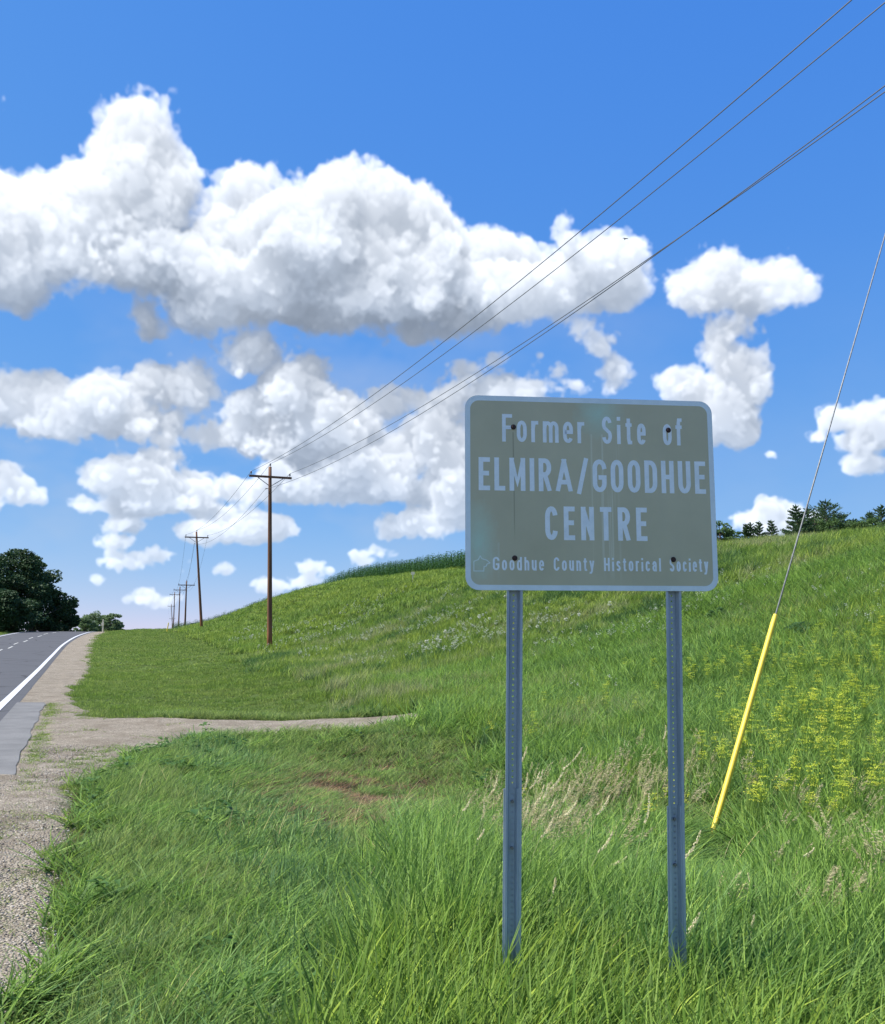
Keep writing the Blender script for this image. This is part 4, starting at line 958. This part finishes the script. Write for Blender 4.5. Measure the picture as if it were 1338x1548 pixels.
c = mfac.mix(mfac.math('MULTIPLY', blob(.06, B0+.22, .10, .22), .9, True), c, gr)
# pale runs
def runs(x0, x1, z0, z1, stre, amt):
    nz = mfac.noise(P, stre, 2, .5, (1, 1, .012)); k = mfac.ramp(nz, [(.56, (0, 0, 0)), (.64, (1, 1, 1))])
    mx_ = mfac.math('MULTIPLY', mfac.math('GREATER_THAN', X_, x0), mfac.math('LESS_THAN', X_, x1)); mz = mfac.math('MULTIPLY', mfac.math('SMOOTH_MIN', mfac.math('MULTIPLY', mfac.math('SUBTRACT', Z_, z0), 8., True), 1.), mfac.math('LESS_THAN', Z_, z1))
    return mfac.math('MULTIPLY', mfac.math('MULTIPLY', k, amt), mfac.math('MULTIPLY', mx_, mz), True)
c = mfac.mix(runs(.585, .74, B0+.03, B0+.74, 62., .42), c, (.72, .76, .62, 1))
c = mfac.mix(runs(.02, .16, B0+.02, B0+.22, 55., .45), c, (.55, .60, .50, 1))
c = mfac.mix(runs(.222, .236, B0+.2, B0+.74, 90., .4), c, (.09, .08, .05, 1))
mfac.col(c)
alu = Mat('aluminium_sheet', .45, .5, .8); alu.col((.45, .46, .47, 1))
# aluminium blank
out = rrect(0, B0, SW, B0+SH, .062); mb = MB(); m = len(out)
mb.add([(x, 0, z) for x, z in out]+[(x, .003, z) for x, z in out], [tuple(range(m)), tuple(range(2*m-1, m-1, -1))]+[(k, k+m, (k+1) % m+m, (k+1) % m) for k in range(m)]); mb.build('panel', alu.m, sign)
bw = .0245; inn = rrect(bw, B0+bw, SW-bw, B0+SH-bw, .042); mb = MB(); f0 = rrect(.0006, B0+.0006, SW-.0006, B0+SH-.0006, .0615)
mb.add([(x, -.0006, z) for x, z in f0]+[(x, -.0006, z) for x, z in inn], [(k, (k+1) % m, (k+1) % m+m, k+m) for k in range(m)]); mb.build('border', mbor.m, sign)
face = rrect(bw-.0008, B0+bw-.0008, SW-bw+.0008, B0+SH-bw+.0008, .0425)
mb = MB(); mb.add([(x, -.0003, z) for x, z in face], [tuple(range(m))]); mb.build('face', mfac.m, sign)

# ---- letters, drawn as centre lines: x 0..1 of the letter width, y 0..1 of the height
def arc(cx, cy, rx, ry, a0, a1, n=10): return [(cx+rx*math.cos(math.radians(a0+(a1-a0)*k/n)), cy+ry*math.sin(math.radians(a0+(a1-a0)*k/n))) for k in range(n+1)]
def oval(ry=.27): return arc(.5, 1-ry, .5, ry, 0, 180)+arc(.5, ry, .5, ry, 180, 360)
GL = {  # strokes (points, closed), width
 'E': ([[(0,0),(0,1)], [(0,1),(1,1)], [(0,.52),(.85,.52)], [(0,0),(1,0)]], .40), 'F': ([[(0,0),(0,1)], [(0,1),(1,1)], [(0,.52),(.85,.52)]], .38),
 'L': ([[(0,1),(0,0)], [(0,0),(1,0)]], .38), 'I': ([[(.5,0),(.5,1)]], .17), 'T': ([[(.5,0),(.5,1)], [(0,1),(1,1)]], .42),
 'H': ([[(0,0),(0,1)], [(1,0),(1,1)], [(0,.5),(1,.5)]], .46), 'N': ([[(0,0),(0,1)], [(1,0),(1,1)], [(0,1),(1,0)]], .47),
 'M': ([[(0,0),(0,1)], [(1,0),(1,1)], [(0,1),(.5,.22),(1,1)]], .56), 'A': ([[(0,0),(.5,1)], [(.5,1),(1,0)], [(.16,.25),(.84,.25)]], .60), '/': ([[(0,-.08),(1,1.04)]], .42),
 'U': ([[(0,1)]+arc(.5,.27,.5,.27,180,360)+[(1,1)]], .46), 'O': ([oval()+['c']], .46), 'D': ([[(0,0),(0,1)], [(0,1),(.45,1)]+arc(.45,.72,.55,.28,90,0)+arc(.45,.28,.55,.28,0,-90)+[(0,0)]], .46),
 'C': ([arc(.5,.73,.5,.27,8,180)+arc(.5,.27,.5,.27,180,352)], .45), 'G': ([arc(.5,.77,.5,.23,12,180)+arc(.5,.23,.5,.23,180,360)+[(1,.44),(.62,.44)]], .50),
 'R': ([[(0,0),(0,1)], [(0,1),(.5,1)]+arc(.5,.755,.5,.245,90,-90)+[(0,.51)], [(.5,.51),(1,0)]], .45),
 'S': ([arc(.5,.755,.5,.245,12,200)+[(.12,.60),(.5,.50),(.88,.40)]+arc(.5,.245,.5,.245,20,-170)], .43),
 # lower case: the body reaches .74
 'o': ([[(x, y*.74) for x, y in oval(.34)]+['c']], .38), 'i': ([[(.5,0),(.5,.66)], [(.5,.985),(.5,1.0)]], .16), 'l': ([[(.5,0),(.5,1)]], .16),
 'r': ([[(0,0),(0,.74)], [(0,.50),(.25,.69),(.6,.74),(1,.74)]], .27), 'n': ([[(0,0),(0,.74)], [(0,.5)]+arc(.5,.50,.5,.24,150,0)+[(1,0)]], .37), 'h': ([[(0,0),(0,1)], [(0,.5)]+arc(.5,.50,.5,.24,150,0)+[(1,0)]], .37),
 'm': ([[(0,0),(0,.74)], [(0,.5)]+arc(.25,.54,.25,.20,150,0)+[(.5,0)], [(.5,.5)]+arc(.75,.54,.25,.20,150,0)+[(1,0)]], .60),
 'e': ([[(.02,.38),(1,.38)]+arc(.5,.50,.5,.24,0,180)+arc(.5,.22,.5,.22,180,335)], .38), 'c': ([arc(.5,.50,.5,.24,15,180)+arc(.5,.24,.5,.24,180,345)], .36),
 't': ([[(.42,.94),(.42,.16),(.62,0),(1,0)], [(0,.74),(.95,.74)]], .28), 'f': ([[(.42,0),(.42,.84),(.62,1),(1,1)], [(0,.70),(.95,.70)]], .28),
 'd': ([[(1,0),(1,1)], [(x, y*.74) for x, y in oval(.34)]+['c']], .38), 'u': ([[(0,.74)]+arc(.5,.24,.5,.24,180,330)+[(1,.24)], [(1,0),(1,.74)]], .37),
 'y': ([[(0,.74),(.5,.06)], [(1,.74),(.42,-.14),(.22,-.24),(0,-.24)]], .38), 's': ([arc(.5,.555,.5,.185,15,200)+[(.3,.41),(.7,.34)]+arc(.5,.185,.5,.185,15,-165)], .34),
 'a': ([[(1,0),(1,.5)]+arc(.5,.50,.5,.24,0,160), [(1,.42),(.5,.42)]+arc(.5,.21,.5,.21,90,270)+[(1,.02)]], .36)}
def thick(pts, hw, closed):
    n = len(pts); L_ = []; R_ = []
    for i, p in enumerate(pts):
        a = pts[i-1] if (i > 0 or closed) else None; b = pts[(i+1) % n] if (i < n-1 or closed) else None
        d = []
        if a is not None: v = Vector((p[0]-a[0], p[1]-a[1])); d.append(v.normalized())
        if b is not None: v = Vector((b[0]-p[0], b[1]-p[1])); d.append(v.normalized())
        t_ = (d[0]+d[-1]).normalized() if (d[0]+d[-1]).length > 1e-6 else d[0]; nn = Vector((-t_.y, t_.x)); k = hw/max(.45, nn.dot(Vector((-d[0].y, d[0].x))))
        L_.append((p[0]+nn.x*k, p[1]+nn.y*k)); R_.append((p[0]-nn.x*k, p[1]-nn.y*k))
    return L_, R_
def word(text, x0, x1, z0, h, sw, gap=.17, par=None, space=.5):
    ws = [GL[c_][1] if c_ != ' ' else space for c_ in text]; tot = sum(ws)+gap*(len(text)-1); k = (x1-x0)/tot; x = x0; mb = MB(); eps = 0
    for c_, w in zip(text, ws):
        W_ = w*k; st = sw*h; t2 = st/2
        if c_ != ' ':
            for si, pl in enumerate(GL[c_][0]):
                closed = pl[-1] == 'c'; pl = [q for q in pl if q != 'c']
                top = 1.; P2 = []
                for q in pl:
                    X2 = x+t2+q[0]*(max(W_-st, 1e-5)); yy = q[1]
                    Y2 = z0+(t2+yy*(h-st) if True else 0)
                    if not P2 or (abs(P2[-1][0]-X2)+abs(P2[-1][1]-Y2)) > st*.06: P2.append((X2, Y2))
                if closed and (abs(P2[0][0]-P2[-1][0])+abs(P2[0][1]-P2[-1][1])) < st*.06: P2.pop()
                if not closed:
                    a, b = Vector(P2[0]), Vector(P2[1]); d = (a-b).normalized(); ext = t2*(1.0 if c_ not in 'sScCeGarnhmu' or si == 0 and c_ in 'rnhmaG' else .15)
                    curve = c_ in 'CScse'; ex0 = 0. if curve else t2; P2[0] = tuple(a+d*ex0)
                    a, b = Vector(P2[-1]), Vector(P2[-2]); d = (a-b).normalized(); P2[-1] = tuple(a+d*(0. if curve else t2))
                L_, R_ = thick(P2, t2, closed)
                lo = z0-.4*h if c_ in 'y/' else z0; hi = z0+h*(1.05 if c_ == '/' else 1.)
                cl = lambda p: (min(max(p[0], x-.001), x+W_+.001), -.0009-eps*.00004, min(max(p[1], lo), hi))
                m = len(P2); mb.add([cl(p) for p in L_]+[cl(p) for p in R_], [(i, i+m, (i+1) % m+m, (i+1) % m) for i in range(m if closed else m-1)]); eps = (eps+1) % 7
        x += W_+gap*k
    return mb.build('lettering', mlet.m, par)
def U(c1x): return (c1x-32)/1238.*SW
def word_px(text, a, b, vt, vb, sw, gap=.17): word(text, U(a), U(b), B0+SH*(1-vb), SH*(vb-vt), sw, gap, sign)
word_px('Former', 213, 620, .095, .240, .132, .17); word_px('Site', 708, 928, .095, .240, .132, .22); word_px('of', 1015, 1113, .095, .240, .132, .17)
word_px('ELMIRA/GOODHUE', 97, 1225, .323, .494, .142, .15); word_px('CENTRE', 418, 922, .571, .744, .145, .22)
for t_, a, b in (('Goodhue', 163, 410), ('County', 457, 655), ('Historical', 703, 985), ('Society', 1028, 1222)): word_px(t_, a, b, .832, .900, .145, .19)
# county outline
lg = [(185,370),(185,250),(240,228),(262,182),(285,215),(345,235),(382,268),(345,283),(337,308),(310,315),(305,370)]
P2 = [(U(x*.3902), B0+SH*(1-((783+.39*y)-52)/968.)) for x, y in lg]; L_, R_ = thick(P2, .0024, True); m = len(P2); mb = MB()
mb.add([(x, -.0010, z) for x, z in L_]+[(x, -.0010, z) for x, z in R_], [(i, i+m, (i+1) % m+m, (i+1) % m) for i in range(m)])
mli = Mat('faded_outline_paint', .5, .3); mli.col((.66, .78, .72, 1)); mb.build('county_outline', mli.m, sign)
# bolts
rust = Mat('rusty_bolt', .6, .4, .3); n = rust.noise(rust.obj(), 120, 3, .6); rust.col(rust.ramp(n, [(.4, (.030, .018, .018)), (.7, (.085, .045, .035))]))
for u, v in ((.191, .163), (.817, .160), (.191, .838), (.820, .838)):
    x, z = u*SW, B0+SH*(1-v); 
    mb = MB(); mb.tube([(x, -.0016, z), (x, -.0036, z)], .0125, 16); w_ = mb.build('bolt', rust.m, sign)
    mb = MB(); mb.tube([(x, -.0036, z), (x, -.011, z)], [.0085, .0070], 6); mb.build('bolt_head', rust.m, w_)
# posts
gal = Mat('galvanised_channel', .5, .5, .15); P = gal.obj(); n = gal.noise(P, 20, 4, .6, (1, 1, .12)); n2 = gal.noise(P, 90, 2, .5)
gal.col(gal.mix(gal.math('MULTIPLY', n2, .25), gal.ramp(n, [(.3, (.28, .35, .40)), (.7, (.46, .54, .60))]), (.16, .21, .25, 1)))
def channel(name, x, z0, z1, y0, parent, w=1., tiltx=0., flip=1):
    """hat channel with a row of punched holes in its web"""
    mb = MB(); sec = [(-.043*w, 0), (-.030*w, 0), (-.0195*w, .030), (.0195*w, .030), (.030*w, 0), (.043*w, 0)]; th = .0032
    def off(i): return (sec[i][0], sec[i][1]+th)
    def X(z, a): return x+a+tiltx*(z-z0)
    N = int((z1-z0)/.0254); dz = (z1-z0)/N
    for a in (0, 1, 3, 4):
        p, q = sec[a], sec[a+1]; vs = []
        for zz in (z0, z1): vs += [(X(zz, p[0]), y0+p[1], zz), (X(zz, q[0]), y0+q[1], zz), (X(zz, q[0]), y0+q[1]+th, zz), (X(zz, p[0]), y0+p[1]+th, zz)]
        mb.add(vs, [(0, 1, 5, 4), (2, 3, 7, 6), (3, 0, 4, 7), (1, 2, 6, 5), (4, 5, 6, 7), (3, 2, 1, 0)])
    for k in range(N):
        za = z0+k*dz; zb = za+dz; zc = (za+zb)/2; w0 = .0195*w; r = .0048
        for yy, sg in ((y0+.030, 1), (y0+.030+th, -1)):
            out_ = [(w0, zc), (w0, zb), (0, zb), (-w0, zb), (-w0, zc), (-w0, za), (0, za), (w0, za)]; inn_ = [(r*math.cos(a*math.pi/4), zc+r*math.sin(a*math.pi/4)) for a in range(8)]
            vs = [(X(zz, xx), yy, zz) for xx, zz in out_+inn_]; fs = [(i, (i+1) % 8, (i+1) % 8+8, i+8) for i in range(8)]
            mb.add(vs, fs if sg > 0 else [f[::-1] for f in fs])
        vs = [(X(zz, xx), yy, zz) for yy in (y0+.030, y0+.030+th) for xx, zz in inn_]; mb.add(vs, [(i, (i+1) % 8, (i+1) % 8+8, i+8) for i in range(8)])
    return mb.build(name, gal.m, parent)
for u, tl, sp, dx in ((.191, .0165, 1.02, -.008), (.819, .020, .93, -.006)):
    x = u*SW; zt_ = B0+SH-.03; zb_ = -.1; ti = tl
    xb = x-ti*(B0-zb_)
    p_ = channel('sign_post', xb, -.1, zt_, .0045, sign, .86, ti)
    spz = sp+EYE-1.7-sgz
    st_ = channel('post_stub', xb+dx-.012*ti, zb_, spz, .0095, p_, .85, ti)
    for zz in (spz-.06, spz-.26):
        mb = MB(); xx = xb+ti*zz; mb.tube([(xx, .020, zz), (xx, .0335, zz)], .007, 6); mb.build('bolt', steel.m, p_)

# ------------------------------------------------------------------ pale seed stalks standing above the grass
mstem = Mat('dry_stem', .8, .1); mstem.col((.40, .40, .20, 1))
def seed_stalk(b, tp, Y, i):
    """b, tp: lower and upper end of the spike in the photograph, Y metres ahead"""
    B_ = at(b[0], b[1], Y); T_ = at(tp[0], tp[1], Y+.03); d = T_-B_; gx = B_.x-d.x*1.1-.04; gz = float(zt(gx, Y))
    t = thing('grass_stalk', (gx, Y, gz), slab(b, i), 'grass stalk', 'pale seed stalks round the sign')
    o_ = Vector((gx, Y, gz)); mid = (o_+B_)/2+Vector((-.03, 0, .03)); mb = MB(); mb.tube([Vector((0, 0, -.03)), mid-o_, B_-o_], [.0022, .0018, .0014], 5); mb.build('stem', mstem.m, t)
    R = random.Random(900+i); V = []; F = []; k = 0; n = int(34+d.length*420); sdx = d.normalized().cross(Vector((0, 1, 0))).normalized()
    w0 = .0075*min(1.3, .75+d.length*4)
    bend = sdx*(-.08*d.length)
    for j in range(n):
        t_ = R.random(); c = B_+d*t_+bend*(4*t_*(1-t_))-o_; ww = w0*(math.sin(math.pi*min(1, t_*.9+.12))**.5)
        a = R.uniform(0, 6.28); q = (sdx*math.cos(a)+Vector((0, 1, 0))*math.sin(a)); e = (d.normalized()*.9+q*R.uniform(.15, .5)).normalized()*R.uniform(.008, .016); s_ = e.cross(q).normalized()*.0036; c = c+q*ww*R.uniform(.2, .8)
        V += [c, c+e*.5+s_, c+e, c+e*.5-s_]; F += [(k, k+1, k+2), (k, k+2, k+3)]; k += 4
    np_mesh('seed_spike', np.array([tuple(v) for v in V]), np.array(F), m_seed, parent=t, attrs={'tip': np.ones(len(V))})
spk = [((789,1200),(797,1169),6.6),((800,1193),(815,1169),6.9),((820,1210),(828,1186),6.7),((832,1194),(853,1160),7.0),((850,1163),(879,1131),7.6),((806,1220),(822,1188),6.4),((830,1227),(838,1210),6.5),((849,1215),(861,1188),6.8),
 ((816,1268),(836,1237),5.9),((852,1235),(871,1211),6.2),((901,1233),(921,1202),6.5),((974,1246),(980,1200),6.2),((904,1289),(926,1257),5.7),((923,1308),(947,1295),5.8),((830,1365),(839,1328),5.1),((1029,1303),(1058,1258),5.2),
 ((785,1155),(796,1130),7.4),((740,1203),(751,1177),6.6),((1124,1365),(1131,1320),5.3),((1116,1445),(1139,1385),4.7),((1266,1400),(1269,1337),5.2),((1196,1372),(1209,1347),5.4),((1214,1295),(1231,1282),6.2),((1020,1425),(1056,1382),4.45),
 ((699,1227),(711,1207),6.9),((721,1270),(731,1255),6.2),((728,1240),(731,1212),6.7),((794,1235),(799,1215),6.5),((812,1186),(820,1165),7.2),((1003,1118),(1006,1098),9.)]
seedlab = {0: 'short pale seed spike nearest the right side of the left post', 1: 'pale seed spike second to the right of the left post', 2: 'pale seed spike just under the long slanting ones', 5: 'pale seed spike hanging lower left of the long slanting ones',
 6: 'short pale seed spike below the cluster beside the left post', 7: 'pale seed spike right of the cluster beside the left post', 8: 'low long pale seed spike in the bright grass by the left post', 9: 'slanting pale seed spike farthest right of the left post cluster',
 16: 'highest pale seed spike just right of the left post', 27: 'tiny pale seed spike low beside the left post', 28: 'small pale seed spike between the left post and the long slanting ones',
 10: 'curved pale seed spike midway between the two posts', 12: 'longest slanting pale seed spike midway between the two posts', 13: 'nearly flat pale seed spike midway between the two posts',
 24: 'leftmost pale seed spike, left of the left post', 25: 'lowest pale seed spike left of the left post', 26: 'upright pale seed spike left of the left post', 18: 'upright pale seed spike right of the right post', 20: 'rightmost pale seed spike in the foreground grass',
 21: 'feathery tilted pale seed spike in the right foreground', 22: 'short strongly tilted pale seed spike near the yellow flowers'}
def slab(b, i):
    if i in seedlab: return seedlab[i]
    x, y = b
    if y < 1125: return 'pale grass seed spike farthest back, near the right post'
    if i in (3, 4): return ('lower', 'upper')[i-3]+' of the two long pale seed spikes slanting up between the posts'
    if x < 735: return 'pale seed spike left of the left sign post in the ditch grass'
    if x < 760: return 'pale seed spike almost touching the left side of the left post'
    if x < 870: return seedlab[i] if i in seedlab else 'lone low pale seed spike between the posts near the left post'
    if x < 960: return 'pale slanting seed spike midway between the two sign posts'
    if x < 1000: return 'upright pale seed spike just left of the right sign post'
    if x < 1060: return 'pale seed spike leaning away right of the right post' if y < 1400 else 'bent pale seed spike crossing the foot of the right post'
    if y > 1430: return 'lowest pale seed spike in the right foreground grass'
    return 'pale seed spike '+('standing upright' if x > 1240 or y < 1370 and x < 1150 else 'tilted')+' in the grass at the right side of the view'
for i, (b, tp, Y) in enumerate(spk): seed_stalk(b, tp, Y, i)
